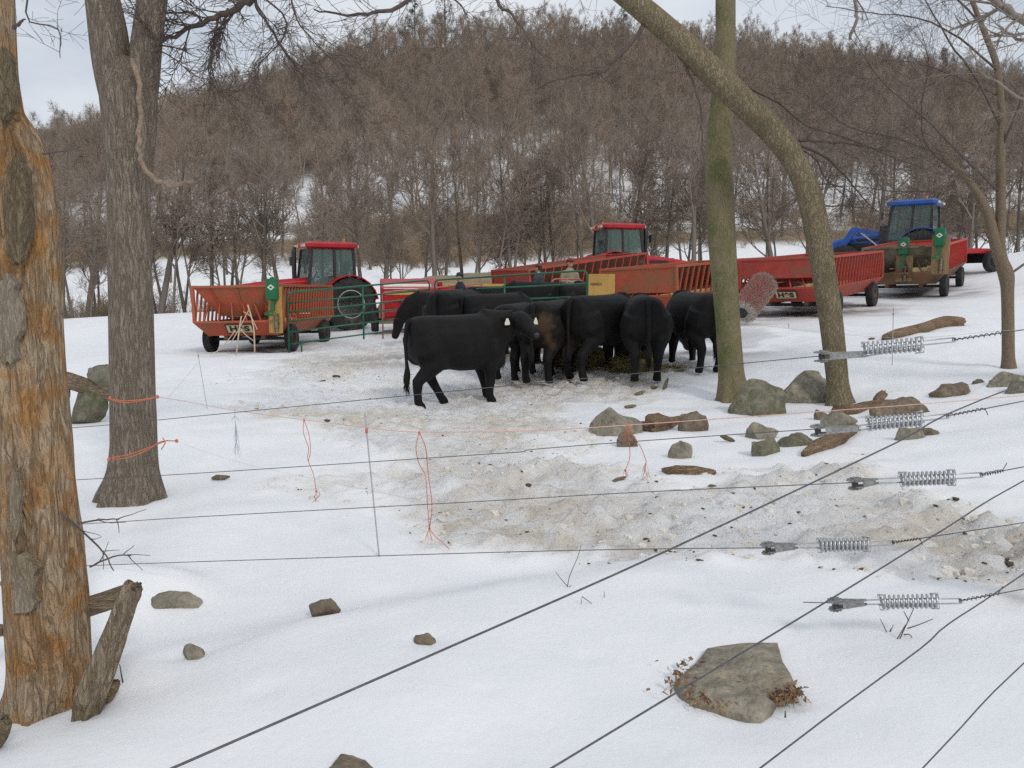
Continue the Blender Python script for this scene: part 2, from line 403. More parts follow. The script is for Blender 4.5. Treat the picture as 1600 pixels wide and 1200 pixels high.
ground = kind(obj('snowy_ground', grid_mesh('snowy_ground', X, Y, Z, {'dirt': dirt, 'churn': churn, 'mud_shade': mud_shade, 'bank': bank, 'litter': litter}), SNOW), 'structure')
_gX, _gY, _gZ = gx, gy, Z
def gz(x, y):                           # height of the finished snow sheet, relief included
    i = int(np.clip(np.searchsorted(_gX, x) - 1, 0, len(_gX) - 2)); j = int(np.clip(np.searchsorted(_gY, y) - 1, 0, len(_gY) - 2))
    u = (x - _gX[i]) / (_gX[i + 1] - _gX[i]); v = (y - _gY[j]) / (_gY[j + 1] - _gY[j])
    return float((_gZ[j, i] * (1 - u) + _gZ[j, i + 1] * u) * (1 - v) + (_gZ[j + 1, i] * (1 - u) + _gZ[j + 1, i + 1] * u) * v)
def GP(px, py):
    p = G(px, py); p.z = gz(p.x, p.y); return p
# churned lumps and specks of dung and straw lying on the trampled snow
def ico(rng, r, sq=.7, j=.3):
    bm = bmesh.new(); bmesh.ops.create_icosphere(bm, subdivisions=1, radius=1)
    vs = [Vector((v.co.x * r * (1 + rng.uniform(-j, j)), v.co.y * r * (1 + rng.uniform(-j, j)), v.co.z * r * sq * (1 + rng.uniform(-j, j)))) for v in bm.verts]
    fs = [tuple(v.index for v in f.verts) for f in bm.faces]; bm.free(); return vs, fs
def chunk(rng, r, sq=.7):               # 10-vertex lump, cheap
    n = 5; vs = []
    for i, (zz, k) in enumerate(((-.5, .8), (.45, .75))):
        for q in range(n):
            a = 2 * math.pi * (q + .5 * i) / n; kk = k * rng.uniform(.7, 1.25)
            vs.append(Vector((math.cos(a) * r * kk, math.sin(a) * r * kk, zz * r * sq * rng.uniform(.7, 1.3))))
    fs = [(4, 3, 2, 1, 0), (5, 6, 7, 8, 9)]
    for q in range(n):
        q2 = (q + 1) % n; fs += [(q, q2, 5 + q), (q2, 5 + q2, 5 + q)]
    return vs, fs
def in_churn(x, y):
    return float(poly_sd(np.array([x]), np.array([y]), CHURN)[0])
cx0, cx1 = min(p.x for p in CHURN), max(p.x for p in CHURN); cy0, cy1 = min(p.y for p in CHURN), max(p.y for p in CHURN)
rg = random.Random(11)
rx = np.array([rg.uniform(cx0, cx1) for _ in range(16000)]); ry = np.array([cy0 + (cy1 - cy0) * rg.random() ** 1.5 for _ in range(16000)])
sd = poly_sd(rx, ry, CHURN) + (fbm(rx * .9, ry * .9, 21, 4) - .5) * 2.0
dens = fbm(rx * .8, ry * .8, 88, 3)
clods, specks = MB(), MB()
for i in range(len(rx)):
    if sd[i] > .1 or dens[i] < .30 + .35 * rg.random(): continue
    x_, y_ = float(rx[i]), float(ry[i]); z_ = gz(x_, y_)
    if i % 3 != 0:
        r = .008 + .045 * rg.random() ** 4.0; vs, fs = chunk(rg, r, .8); clods.add([v + Vector((x_, y_, z_ - r * .05)) for v in vs], fs)
    elif rg.random() < .9:
        r = .003 + .013 * rg.random() ** 4; vs, fs = chunk(rg, r, .5)
        a = rg.uniform(0, 6.3); k = rg.uniform(1, 2.6)
        specks.add([Vector((v.x * k * math.cos(a) - v.y * math.sin(a), v.x * k * math.sin(a) + v.y * math.cos(a), v.z)) + Vector((x_, y_, z_ + .004)) for v in vs], fs)
o = obj('snow_clods', clods, mk('clod_snow', (.82, .81, .78), (.68, .60, .49), 3, .7, .6, 60), smooth=False); kind(o, 'stuff')
tag(o, 'small lumps of trampled dirty snow across the feeding ground', 'snow')
o = obj('dung_specks', specks, mk('dung', (.10, .068, .04), (.05, .035, .022), 8, .9)); kind(o, 'stuff')
tag(o, 'scattered brown specks of dung and straw on trampled snow', 'dung')
# ------------------------------------------------------------------ bare trees
def rnd_dir(rng): 
    while True:
        v = Vector((rng.uniform(-1, 1), rng.uniform(-1, 1), rng.uniform(-1, 1)))
        if .1 < v.length < 1: return v.normalized()
def path(rng, p, d, length, n, wob, up):
    pts = [p.copy()]; d = d.normalized(); s = length / n
    for i in range(n):
        d = (d + rnd_dir(rng) * wob + Vector((0, 0, up))).normalized(); p = p + d * s; pts.append(p.copy())
    return pts
def lerp_path(pts, t):
    f = t * (len(pts) - 1); i = min(int(f), len(pts) - 2); u = f - i
    return pts[i].lerp(pts[i + 1], u), (pts[i + 1] - pts[i]).normalized()
def side_dir(rng, d, ang):
    a = d.orthogonal().normalized(); a.rotate(Matrix.Rotation(rng.uniform(0, 6.283), 3, d)); return (d * math.cos(ang) + a * math.sin(ang)).normalized()
def bare_tree(rng, h=14, r=.2, limbs=13, spread=.36, low=.3, nb=8, ntw=5, ntl=4, twr=.012):
    tr, cw = MB(), MB()
    pts = path(rng, Vector((0, 0, -.6)), Vector((rng.uniform(-.07, .07), rng.uniform(-.07, .07), 1)), h * .9, 9, .07, .03)
    tr.tube(pts, [r * (1.25 if i == 0 else 1) * (1 - .93 * (i / 9) ** 1.1) + .012 for i in range(10)], 7)
    for i in range(limbs):
        t = low + (1 - low) * (i + rng.random() * .8) / limbs; t = min(t, .97)
        p, d = lerp_path(pts, t)
        L1 = h * spread * (1.15 - .75 * t) * rng.uniform(.7, 1.15)
        lp = path(rng, p, side_dir(rng, d, R(rng.uniform(32, 62))), L1, 5, .16, .07)
        lr = r * (1 - t) * .5 + .018
        cw.tube(lp, [lr * (1 - .8 * k / 5) for k in range(6)], 5, False)
        for j in range(nb):
            tb = .2 + .8 * (j + rng.random()) / nb; q, e = lerp_path(lp, min(tb, .99))
            L2 = L1 * .45 * (1.2 - .7 * tb) * rng.uniform(.7, 1.2)
            bp = path(rng, q, side_dir(rng, e, R(rng.uniform(25, 60))), L2, 3, .2, .06)
            cw.tube(bp, [lr * .35 * (1 - .7 * k / 3) + .006 for k in range(4)], 4, False)
            for k in range(ntw):
                tk = .15 + .85 * (k + rng.random()) / ntw; q2, e2 = lerp_path(bp, min(tk, .99))
                L3 = (.5 + .5 * L2) * rng.uniform(.5, 1.0)
                tp = path(rng, q2, side_dir(rng, e2, R(rng.uniform(20, 55))), L3, 2, .2, .08)
                cw.tube(tp, [twr * 1.3, twr, twr * .7], 3, False)
                for m in range(ntl):
                    q3, e3 = lerp_path(tp, rng.uniform(.15, .98))
                    cw.tube(path(rng, q3, side_dir(rng, e3, R(rng.uniform(20, 60))), L3 * rng.uniform(.4, .8), 1, .1, .08), [twr * .8, twr * .45], 3, False)
    return tr, cw
def wood_mat(name, ca, cb, cc):         # colour differs a little from tree to tree
    m = bpy.data.materials.new(name); m.use_nodes = True; t = m.node_tree; b = t.nodes['Principled BSDF']; b.inputs['Roughness'].default_value = .9; b.inputs['Specular IOR Level'].default_value = .15
    oi = t.nodes.new('ShaderNodeObjectInfo'); r = t.nodes.new('ShaderNodeValToRGB')
    r.color_ramp.elements[0].color = (*ca, 1); r.color_ramp.elements[1].color = (*cc, 1); e = r.color_ramp.elements.new(.5); e.color = (*cb, 1)
    t.links.new(oi.outputs['Random'], r.inputs['Fac']); t.links.new(r.outputs['Color'], b.inputs['Base Color']); return m
M_trunk = wood_mat('grey_trunk_bark', (.15, .125, .105), (.20, .175, .15), (.11, .09, .073))
M_twig = wood_mat('bare_twigs', (.24, .19, .15), (.27, .22, .18), (.20, .155, .12))
M_hill = wood_mat('hill_twigs', (.29, .23, .18), (.26, .22, .18), (.32, .235, .18))
M_brush = wood_mat('brush_twigs', (.34, .25, .17), (.30, .23, .17), (.38, .28, .18))
rg = random.Random(3)
kinds = []
for i in range(6):
    rr = random.Random(100 + i); h = (15, 13, 16, 12, 14, 11)[i]
    tr, cw = bare_tree(rr, h, (.2, .15, .24, .13, .17, .11)[i], (12, 11, 14, 10, 13, 9)[i], (.36, .30, .38, .30, .34, .28)[i], (.48, .55, .46, .58, .5, .5)[i], 6, 5, 3)
    kinds.append((tr.mesh('trunk', True), cw.mesh('crown'), h))
    kinds[-1][0].materials.append(M_trunk); kinds[-1][1].materials.append(M_twig)
# the wood on the hill: one mass, instanced from denser trees
src = bpy.data.collections.new('hill_wood_kinds')
for i in range(5):
    rr = random.Random(200 + i)
    tr, cw = bare_tree(rr, (13, 15, 12, 14, 16)[i], .16, 12, .34, .25, 7, 5, 3, .013)
    o_ = len(tr.v); tr.add(cw.v, cw.f); me = tr.mesh('hill_tree'); me.materials.append(M_hill)
    src.objects.link(bpy.data.objects.new('hill_tree', me))
brush_src = bpy.data.collections.new('brush_kinds')
for i in range(4):
    rr = random.Random(300 + i); b = MB()
    for s in range(7):
        pts = path(rr, Vector((rr.uniform(-.4, .4), rr.uniform(-.4, .4), -.1)), Vector((rr.uniform(-.5, .5), rr.uniform(-.5, .5), 1)), rr.uniform(1.4, 3.2), 4, .18, .03)
        b.tube(pts, [.022, .018, .014, .01, .006], 4, False)
        for k in range(14):
            q, e = lerp_path(pts, rr.uniform(.15, .98)); tp = path(rr, q, side_dir(rr, e, R(rr.uniform(25, 65))), rr.uniform(.4, 1.0), 2, .2, .06)
            b.tube(tp, [.012, .009, .006], 3, False)
            for m_ in range(3):
                q2, e2 = lerp_path(tp, rr.uniform(.2, .95)); b.tube(path(rr, q2, side_dir(rr, e2, R(40)), rr.uniform(.25, .5), 1, .1, .05), [.008, .005], 3, False)
    me = b.mesh('brush'); me.materials.append(M_brush); brush_src.objects.link(bpy.data.objects.new('brush', me))
def scatter(name, pts, rot, scl, coll):
    me = bpy.data.meshes.new(name); me.vertices.add(len(pts)); me.vertices.foreach_set('co', np.array(pts, np.float32).ravel())
    for k, v in (('rz', rot), ('sc', scl)):
        a = me.attributes.new(k, 'FLOAT', 'POINT'); a.data.foreach_set('value', np.array(v, np.float32))
    o = bpy.data.objects.new(name, me); C.objects.link(o)
    ng = bpy.data.node_groups.new(name, 'GeometryNodeTree')
    ng.interface.new_socket('Geometry', in_out='INPUT', socket_type='NodeSocketGeometry'); ng.interface.new_socket('Geometry', in_out='OUTPUT', socket_type='NodeSocketGeometry')
    N = ng.nodes.new; gi, go = N('NodeGroupInput'), N('NodeGroupOutput'); ci = N('GeometryNodeCollectionInfo'); ci.inputs['Collection'].default_value = coll
    ci.inputs['Separate Children'].default_value = True; ci.inputs['Reset Children'].default_value = True
    mp_ = N('GeometryNodeMeshToPoints'); iop = N('GeometryNodeInstanceOnPoints'); iop.inputs['Pick Instance'].default_value = True
    ar = N('GeometryNodeInputNamedAttribute'); ar.data_type = 'FLOAT'; ar.inputs['Name'].default_value = 'rz'
    as_ = N('GeometryNodeInputNamedAttribute'); as_.data_type = 'FLOAT'; as_.inputs['Name'].default_value = 'sc'
    cx = N('ShaderNodeCombineXYZ'); l = ng.links.new
    l(gi.outputs[0], mp_.inputs['Mesh']); l(mp_.outputs['Points'], iop.inputs['Points']); l(ci.outputs[0], iop.inputs['Instance'])
    l(ar.outputs['Attribute'], cx.inputs['Z']); l(cx.outputs[0], iop.inputs['Rotation']); l(as_.outputs['Attribute'], iop.inputs['Scale']); l(iop.outputs[0], go.inputs[0])
    md = o.modifiers.new('scatter', 'NODES'); md.node_group = ng
    return o
fx, fy = [], []
yy = 112.0
while yy < 305:
    sp = 4.7 if yy < 138 else 3.7 if yy < 258 else 5.6
    xx = -(.74 * yy + 22)
    while xx < .74 * yy + 22:
        px_, py_ = xx + rg.uniform(-.48, .48) * sp, yy + rg.uniform(-.48, .48) * sp
        if yy > 146 or rg.random() < (.72 + .25 * math.sin(px_ * .06 + 1)): fx.append(px_); fy.append(py_)
        xx += sp
    yy += sp
fz = H(np.array(fx), np.array(fy)) - .3
o = scatter('hillside_wood', np.stack([fx, fy, fz], -1), [rg.uniform(0, 6.28) for _ in fx], [rg.uniform(.62, 1.12) for _ in fx], src)
kind(o, 'stuff'); tag(o, 'brown bare winter wood covering the far hillside', 'wood')
bx, by = [], []
for k in range(2400):
    z_ = rg.random(); y_ = rg.uniform(86, 114) if z_ < .6 else rg.uniform(50, 66)
    x_ = rg.uniform(-.75, .75) * y_
    if z_ < .6 and (vn(x_ * .05 + 7, y_ * .02, 5) < .40 or (x_ > 14 and rg.random() < .8)): continue
    if z_ >= .6 and vn(x_ * .12 + 3, 0.5, 9) < .45: continue
    bx.append(x_); by.append(y_)
bz = H(np.array(bx), np.array(by)) - .05
o = scatter('valley_brush', np.stack([bx, by, bz], -1), [rg.uniform(0, 6.28) for _ in bx], [rg.uniform(.5, 1.25) for _ in bx], brush_src)
kind(o, 'stuff'); tag(o, 'low brown brush along the bank across the valley', 'brush')
# the trees that stand singly between the yard and the hill
zones = [(0, 'bare grey tree behind the forked trunk'), (290, 'bare grey tree in the wood behind the left feeder wagon'), (440, 'bare grey tree in the wood behind the left red tractor'),
         (610, 'bare grey tree in the wood behind the tan bank and cattle'), (900, 'bare grey tree in the wood behind the middle red tractor'), (1100, 'bare grey tree in the wood behind the mossy trunk'), (1340, 'bare grey tree in the wood behind the blue tractor')]
def zone(px): 
    l = zones[0][1]
    for a, b in zones:
        if px >= a: l = b
    return l
def wood_tree(x, y, k, s, rz, label, group):
    t = thing('bare_tree', label, 'tree', (x, y, hz(x, y)), (0, 0, rz), group)
    t.scale = (s, s, s)
    obj('trunk', kinds[k][0], None, t); obj('crown', kinds[k][1], None, t)
taken = []
n_t = 0
for row, (y0, y1, step, s0, s1) in enumerate([(43.5, 48, 27, .66, 1.0), (49, 58, 34, .8, 1.1), (60, 78, 44, .7, 1.0), (80, 108, 40, .7, 1.05)]):
    px = -30 + row * 9
    while px < 1640:
        p_ = px + rg.uniform(-15, 15); y_ = rg.uniform(y0, y1); x_ = (p_ - 800) / FPX * y_
        px += step * rg.uniform(.6, 1.4)
        if row < 2 and 1080 < p_ < 1400 and rg.random() < .55: continue
        if row == 2 and rg.random() < .5: continue
        k_ = rg.randrange(6) if row or rg.random() < .45 else rg.choice((1, 3, 5)); lb_ = zone(p_).replace('bare grey tree in the wood', 'bare tree').replace('bare grey tree', 'bare tree'); row_ = ('nearest row', 'second row', 'snowfield', 'far bank')[row]
        wood_tree(x_, y_, k_, rg.uniform(s0, s1), rg.uniform(0, 6.28), ('stout', 'slim', 'big spreading', 'slender', 'medium', 'small thin')[k_] + ' ' + lb_ + ', ' + row_, 'bare trees, ' + row_); n_t += 1
# dark pines on the skyline
def pine(x, y, h, seed, label):
    rr = random.Random(seed); t = thing('pine_tree', label, 'tree', (x, y, hz(x, y)), group='pines on the skyline')
    tr = MB().tube([(0, 0, -.5), (0, 0, h * .5), (.1, 0, h)], [.3, .2, .03], 7); obj('trunk', tr, M_trunk, t, smooth=True)
    cw = MB()
    for k in range(70):
        u = k / 70; z_ = h * (.22 + .77 * u); L_ = (h * .24) * (1.05 - u) ** .8 * rr.uniform(.55, 1.15); a = rr.uniform(0, 6.28)
        d = Vector((math.cos(a), math.sin(a), rr.uniform(-.05, .3))).normalized(); p0 = Vector((0, 0, z_))
        cw.tube([p0, p0 + d * L_], [.04, .015], 3, False)
        for q in range(26):
            c_ = p0 + d * L_ * rr.uniform(.25, 1.05) + rnd_dir(rr) * .45; e = (rnd_dir(rr) + d * .6 + Vector((0, 0, .3))).normalized() * rr.uniform(.3, .7); n_ = rnd_dir(rr) * .1
            cw.add([c_ - n_, c_ + n_, c_ + e], [(0, 1, 2)])
    obj('crown', cw, mk('pine_needles', (.035, .052, .03), (.018, .028, .017), 3, .8), t)
for px, Y_, h, sd_, lb in [(655, 268, 22, 1, 'dark pine on the skyline, left of the closely standing pair'), (700, 272, 24, 2, 'dark pine on the skyline, taller right one of the pair'), (966, 282, 17, 3, 'lone dark pine on the skyline above the middle red tractor'), (1447, 250, 17, 4, 'dark pine on the ridge above the blue tractor')]:
    pine((px - 800) / FPX * Y_, Y_, h, sd_, lb)
# ------------------------------------------------------------------ near trees
def prof_path(prof, Y, n, lean=0.0):    # rows (py, left px, right px) -> centre line and radii at distance Y
    prof = sorted(prof, key=lambda r: -r[0]); ys = np.array([r[0] for r in prof]); c = np.array([(r[1] + r[2]) / 2 for r in prof]); wd = np.array([(r[2] - r[1]) for r in prof])
    q = np.linspace(ys[0], ys[-1], n); cc = np.interp(-q, -ys, c); ww = np.interp(-q, -ys, wd)
    k = np.array([1, 2, 3, 2, 1.]); k /= k.sum()
    if n > 20:
        cc[2:-2] = np.convolve(cc, k, 'valid'); ww[2:-2] = np.convolve(ww, k, 'valid')
    pts, rad = [], []
    for i in range(n):
        p = at(cc[i], q[i], Y + lean * i / n); pts.append(p); rad.append(ww[i] / 2 / FPX * Y * .93)
    return pts, rad
def trunk(mb, pts, rad, n=40, amp=.05, seed=0, fis=0.0, flare=0.0, root=5):
    secs = []; m = len(pts)
    for i, p in enumerate(pts):
        p = Vector(p); z0 = i / (m - 1)
        d = (Vector(pts[min(i + 1, m - 1)]) - Vector(pts[max(i - 1, 0)])).normalized()
        a = Vector((1, 0, 0)); a = (a - d * a.dot(d)).normalized(); b = d.cross(a); ring = []
        th = np.arange(n) * 2 * math.pi / n
        cxx, cyy = np.cos(th), np.sin(th)
        zz = (p.z) * 1.0
        nz_ = fbm(cxx * 1.3 + 5 + seed, cyy * 1.3 + zz * .9, seed, 3) - .5
        nf = fbm(th * 4 + seed, np.full(n, zz * 2.2), seed + 3, 3) - .5
        k = 1 + amp * 2 * nz_ + fis * nf
        if flare: 
            f = max(0, 1 - z0 / flare); k = k * (1 + f * f * (.13 * np.sin(th * root + seed) + .10 * np.sin(th * (root + 3) + 2 * seed)))
        for j in range(n): ring.append(p + (a * cxx[j] + b * cyy[j]) * rad[i] * k[j])
        secs.append(ring)
    mb.loft(secs); return mb
def twigs(mb, rng, pts, r, n, L, depth=2, up=.03, a0=20, a1=65, nseg=4, t0=.15):
    for i in range(n):
        q, d = lerp_path(pts, rng.uniform(t0, .99)); l = L * rng.uniform(.45, 1.15)
        tp = path(rng, q, side_dir(rng, d, R(rng.uniform(a0, a1))), l, nseg, .2, up)
        mb.tube(tp, [max(r * (1 - .75 * k / nseg), .0016) for k in range(nseg + 1)], 4 if r > .006 else 3, False)
        if depth > 1: twigs(mb, rng, tp, r * .55, max(3, int(n * .55)), l * .5, depth - 1, up, a0, a1, 3, .2)
def pxl(pts, Y):
    out_ = []
    for i, q in enumerate(pts):
        out_.append(at(q[0], q[1], q[2] if len(q) > 2 else Y))
    return out_
def smooth_pl(pts, n=3):
    r = []
    for i in range(len(pts) - 1):
        p0, p1, p2, p3 = pts[max(i - 1, 0)], pts[i], pts[i + 1], pts[min(i + 2, len(pts) - 1)]
        for k in range(n):
            t = k / n
            r.append(.5 * ((2 * p1) + (p2 - p0) * t + (2 * p0 - 5 * p1 + 4 * p2 - p3) * t * t + (3 * p1 - p0 - 3 * p2 + p3) * t ** 3))
    r.append(pts[-1]); return r
def limb(mb, rng, pts, r0, r1, n, L, depth=2, **kw):
    pts = smooth_pl(pts, 4); m = len(pts)
    for i in range(1, m - 1): pts[i] = pts[i] + rnd_dir(rng) * r0 * .5
    mb.tube(pts, [r0 + (r1 - r0) * i / (m - 1) for i in range(m)], 8 if r0 > .02 else 5, True)
    if n: twigs(mb, rng, pts, max(r1 * .6, .003), n, L, depth, **kw)
    return pts
M_ash = bark('ridged_grey_bark', (.36, .30, .235), (.085, .065, .047), (.28, .24, .17), 24, .17, .03, .66)
M_moss = bark('mossy_smooth_bark', (.25, .215, .13), (.13, .105, .06), (.16, .165, .07), 40, .3, .004, .55)
M_lean = bark('flaking_leaning_bark', (.34, .28, .18), (.07, .05, .03), (.20, .17, .10), 26, .35, .016, .6)
M_thin = bark('thin_tree_bark', (.26, .20, .14), (.12, .09, .06), None, 45, .4, .005)
M_limb = mk('dark_twigs', (.13, .10, .085), (.08, .06, .052), 12, .9)
M_palelimb = mk('pale_twigs', (.30, .255, .215), (.20, .165, .14), 12, .9)

# forked ash at left
rg = random.Random(21); YF = 6.7
ash = thing('forked_tree', 'thick grey ridged trunk forking into two stems, orange twine tied round it', 'tree', GP(205, 770))
pts, rad = prof_path([(795, 148, 264), (772, 152, 262), (755, 160, 256), (735, 167, 249), (700, 172, 247), (600, 172, 243), (400, 169, 236), (300, 168, 234), (200, 163, 243), (150, 157, 245), (120, 163, 237), (92, 180, 225)], YF, 110)
obj('trunk', trunk(MB(), pts, rad, 64, .025, 1, .04, .10, 6), M_ash, ash, smooth=True)
for prof in ([(200, 170, 208), (150, 155, 206), (110, 147, 206), (95, 145, 205), (50, 140, 200), (0, 135, 186), (-200, 105, 150), (-500, 60, 95), (-900, 40, 62)], [(200, 200, 238), (150, 198, 246), (110, 200, 250), (95, 202, 251), (50, 208, 254), (0, 216, 261), (-200, 240, 280), (-500, 275, 310), (-900, 300, 320)]):
    pts, rad = prof_path(prof, YF, 60)
    st = trunk(MB(), pts, rad, 36, .03, 4, .05); obj('stem', st, M_ash, ash, smooth=True)
br = MB()
for pl, r0, r1, n, L_ in [([(262, -330), (400, -240), (450, -110), (400, -12), (373, 8), (350, 23), (317, 35), (262, 62), (236, 80, 6.5)], .045, .012, 22, .55),
                       ([(450, -110), (405, -40), (398, 2), (413, 30), (443, 77), (477, 110), (523, 127)], .02, .005, 16, .5),
                       ([(262, -330), (560, -230), (700, -80), (640, 0), (587, 18), (540, 23), (490, 14)], .035, .006, 12, .5),
                       ([(450, -110), (455, -10), (470, 40), (520, 95)], .012, .004, 12, .5), ([(373, 8), (340, 60), (325, 110), (345, 150)], .01, .003, 14, .45), ([(317, 35), (300, 20), (262, 20), (215, 26)], .012, .004, 10, .4),
                       ([(400, -12), (440, 20), (445, 55), (410, 95), (390, 120)], .01, .003, 14, .45), ([(160, -200), (80, -120), (40, 20), (90, 45), (94, 90, 6.4)], .012, .003, 8, .35),
                       ([(290, -400), (620, -330), (760, -60), (775, 0), (800, 23), (830, 67), (865, 95)], .03, .003, 10, .4), ([(620, -330), (860, -160), (700, -40), (720, 10), (735, 30)], .02, .003, 8, .4)]:
    limb(br, rg, pxl(pl, 6.9), r0, r1, int(n * 1.6), L_ * 1.1)
obj('branches', br, M_limb, ash, smooth=True)
vine = MB(); limb(vine, rg, [p + Vector((0, 0, 0)) for p in pxl([(208, 92, 6.43), (217, 130, 6.4), (219, 180, 6.4), (217, 230, 6.4), (225, 262, 6.38), (245, 282, 6.36), (275, 290, 6.36), (302, 282, 6.36)], 6.4)], .022, .017, 0, 0)
obj('hanging_dead_branch', vine, mk('peeled_branch', (.33, .25, .18), (.17, .12, .09), 30, .8, .5, 60), ash, smooth=True)

# mossy straight trunk and the leaning one
YM = 11.6
t = thing('mossy_tree', 'straight smooth trunk green with moss, right of the cattle, behind the leaning trunk', 'tree', GP(1147, 616))
pts, rad = prof_path([(632, 1110, 1184), (614, 1118, 1172), (590, 1121, 1165), (500, 1116, 1158), (400, 1106, 1153), (300, 1100, 1148), (240, 1099, 1146), (180, 1106, 1147), (100, 1118, 1150), (0, 1117, 1150), (-300, 1122, 1150), (-800, 1126, 1144)], YM, 110)
obj('trunk', trunk(MB(), pts, [r * .95 for r in rad], 48, .025, 7, .012, .05, 5), M_moss, t, smooth=True)
br = MB(); rg = random.Random(31)
for pl, r0, r1, n, L_ in [([(1130, -300), (1250, -260), (1330, -120), (1337, 0), (1338, 30), (1328, 62)], .035, .02, 3, .5), ([(1130, -380), (1000, -300), (930, -120), (900, -40)], .04, .012, 14, .9), ([(1140, -500), (1300, -400), (1450, -200), (1480, -60)], .04, .01, 14, .9)]:
    limb(br, rg, pxl(pl, YM), r0, r1, n, L_)
obj('branches', br, M_palelimb, t, smooth=True)
YL = 10.7
lean = thing('leaning_tree', 'flaky barked trunk leaning and curving far to the left across the mossy trunk', 'tree', GP(1312, 627))
pts, rad = prof_path([(645, 1284, 1344), (627, 1290, 1334), (600, 1291, 1327), (500, 1279, 1318), (400, 1263, 1303), (350, 1254, 1296), (300, 1240, 1288), (262, 1222, 1274), (230, 1200, 1258), (195, 1168, 1228), (150, 1120, 1182), (100, 1070, 1130), (60, 1032, 1086), (20, 985, 1038), (0, 962, 1012), (-60, 890, 935), (-200, 730, 770), (-330, 620, 650)], YL, 130)
# widths above were measured across the picture, the trunk leans: take the part square to it
rad = [r * (.97 if i < 38 else .97 - .27 * min(1, (i - 38) / 14)) for i, r in enumerate(rad)]
obj('trunk', trunk(MB(), pts, rad, 48, .03, 9, .05, .04, 5), M_lean, lean, smooth=True)
br = MB()
for pl, r0, r1, n, L_ in [([(1006, 38), (985, 68), (952, 102), (935, 115), (900, 118), (862, 128), (835, 146)], .034, .008, 14, .6), ([(1060, 88), (1075, 110), (1088, 145), (1096, 185), (1098, 240), (1102, 285)], .02, .006, 12, .5),
                       ([(935, 115), (1000, 175), (1040, 215), (1090, 262)], .008, .003, 8, .5), ([(950, 104), (930, 75), (918, 60)], .007, .003, 5, .3),
                       ([(1237, 218), (1275, 220), (1330, 226), (1400, 238)], .022, .005, 18, .7), ([(1237, 222), (1280, 240), (1312, 265), (1340, 300), (1370, 330)], .022, .006, 18, .7), ([(1240, 225), (1275, 250), (1290, 280), (1335, 318)], .014, .004, 14, .6),
                       ([(1150, 128), (1215, 160), (1260, 195), (1340, 222), (1440, 262), (1540, 290)], .02, .004, 26, .8), ([(1262, 290), (1300, 288), (1330, 300), (1350, 320)], .012, .004, 12, .5), ([(1284, 322), (1320, 322), (1352, 326)], .012, .004, 8, .4),
                       ([(1096, 250), (1080, 330), (1100, 380)], .006, .003, 8, .4), ([(1090, 118), (1030, 110), (960, 95)], .006, .003, 8, .4)]:
    limb(br, rg, pxl(pl, YL), r0, r1, n, L_)
obj('branches', br, M_limb, lean, smooth=True)

# thin tree at the right edge
YT = 11.6; rg = random.Random(41)
thin = thing('thin_tree', 'slim tree at the right edge with a knot, forking into fine spreading branches', 'tree', GP(1575, 576))
pts, rad = prof_path([(590, 1562, 1592), (574, 1564, 1588), (560, 1566, 1585), (480, 1565, 1584), (445, 1564, 1584), (430, 1560, 1586), (415, 1556, 1578), (390, 1548, 1566), (340, 1537, 1554), (300, 1520, 1533), (270, 1498, 1509), (245, 1470, 1478)], YT, 60)
obj('trunk', trunk(MB(), pts, rad, 20, .06, 12, .05), M_thin, thin, smooth=True)
pts, rad = prof_path([(432, 1562, 1582), (390, 1554, 1570), (330, 1556, 1572), (250, 1556, 1570), (180, 1560, 1572), (100, 1553, 1563), (40, 1530, 1538), (-40, 1500, 1506), (-120, 1480, 1484)], YT, 60)
obj('stem', trunk(MB(), pts, rad, 16, .05, 13, .04), M_thin, thin, smooth=True)
obj('stub_branch', MB().tube(smooth_pl(pxl([(1568, 432), (1578, 428), (1590, 420), (1602, 412), (1630, 400)], YT), 3), .018, 6), M_thin, thin, smooth=True)
br = MB()
for pl, r0, r1, n, L_ in [([(1560, 300), (1500, 240), (1440, 180), (1380, 130), (1330, 60)], .02, .004, 16, 1.0), ([(1564, 200), (1530, 130), (1480, 60), (1440, -10), (1400, -60)], .02, .004, 14, 1.0), ([(1558, 110), (1500, 60), (1440, 30), (1360, 20), (1290, 10)], .018, .004, 14, 1.0),
                       ([(1475, 245), (1400, 215), (1330, 200), (1260, 150), (1180, 120)], .016, .003, 16, .9), ([(1535, 320), (1470, 300), (1400, 300), (1330, 290), (1260, 300)], .014, .003, 14, .8), ([(1562, 240), (1590, 170), (1620, 80), (1630, 0)], .02, .004, 12, 1.0),
                       ([(1562, 330), (1590, 280), (1630, 240)], .016, .004, 12, .9), ([(1560, 150), (1470, 110), (1400, 95), (1330, 100)], .012, .003, 10, .9), ([(1548, 380), (1500, 350), (1450, 345), (1400, 360)], .01, .003, 10, .7), ([(1565, 350), (1600, 310), (1640, 300)], .012, .003, 10, .8),
                       ([(1540, 45), (1470, -20), (1380, -40), (1250, -50), (1180, 10)], .016, .003, 12, 1.0), ([(1505, 275), (1450, 230), (1440, 170), (1450, 90), (1430, 30)], .014, .003, 16, .9)]:
    limb(br, rg, pxl([(a[0], a[1], YT + rg.uniform(-1, 1) * min(1, abs(a[0] - 1565) / 150)) for a in pl], YT), r0, r1, int(n * 1.5), L_, 2, up=.02)
obj('branches', br, M_limb, thin, smooth=True)
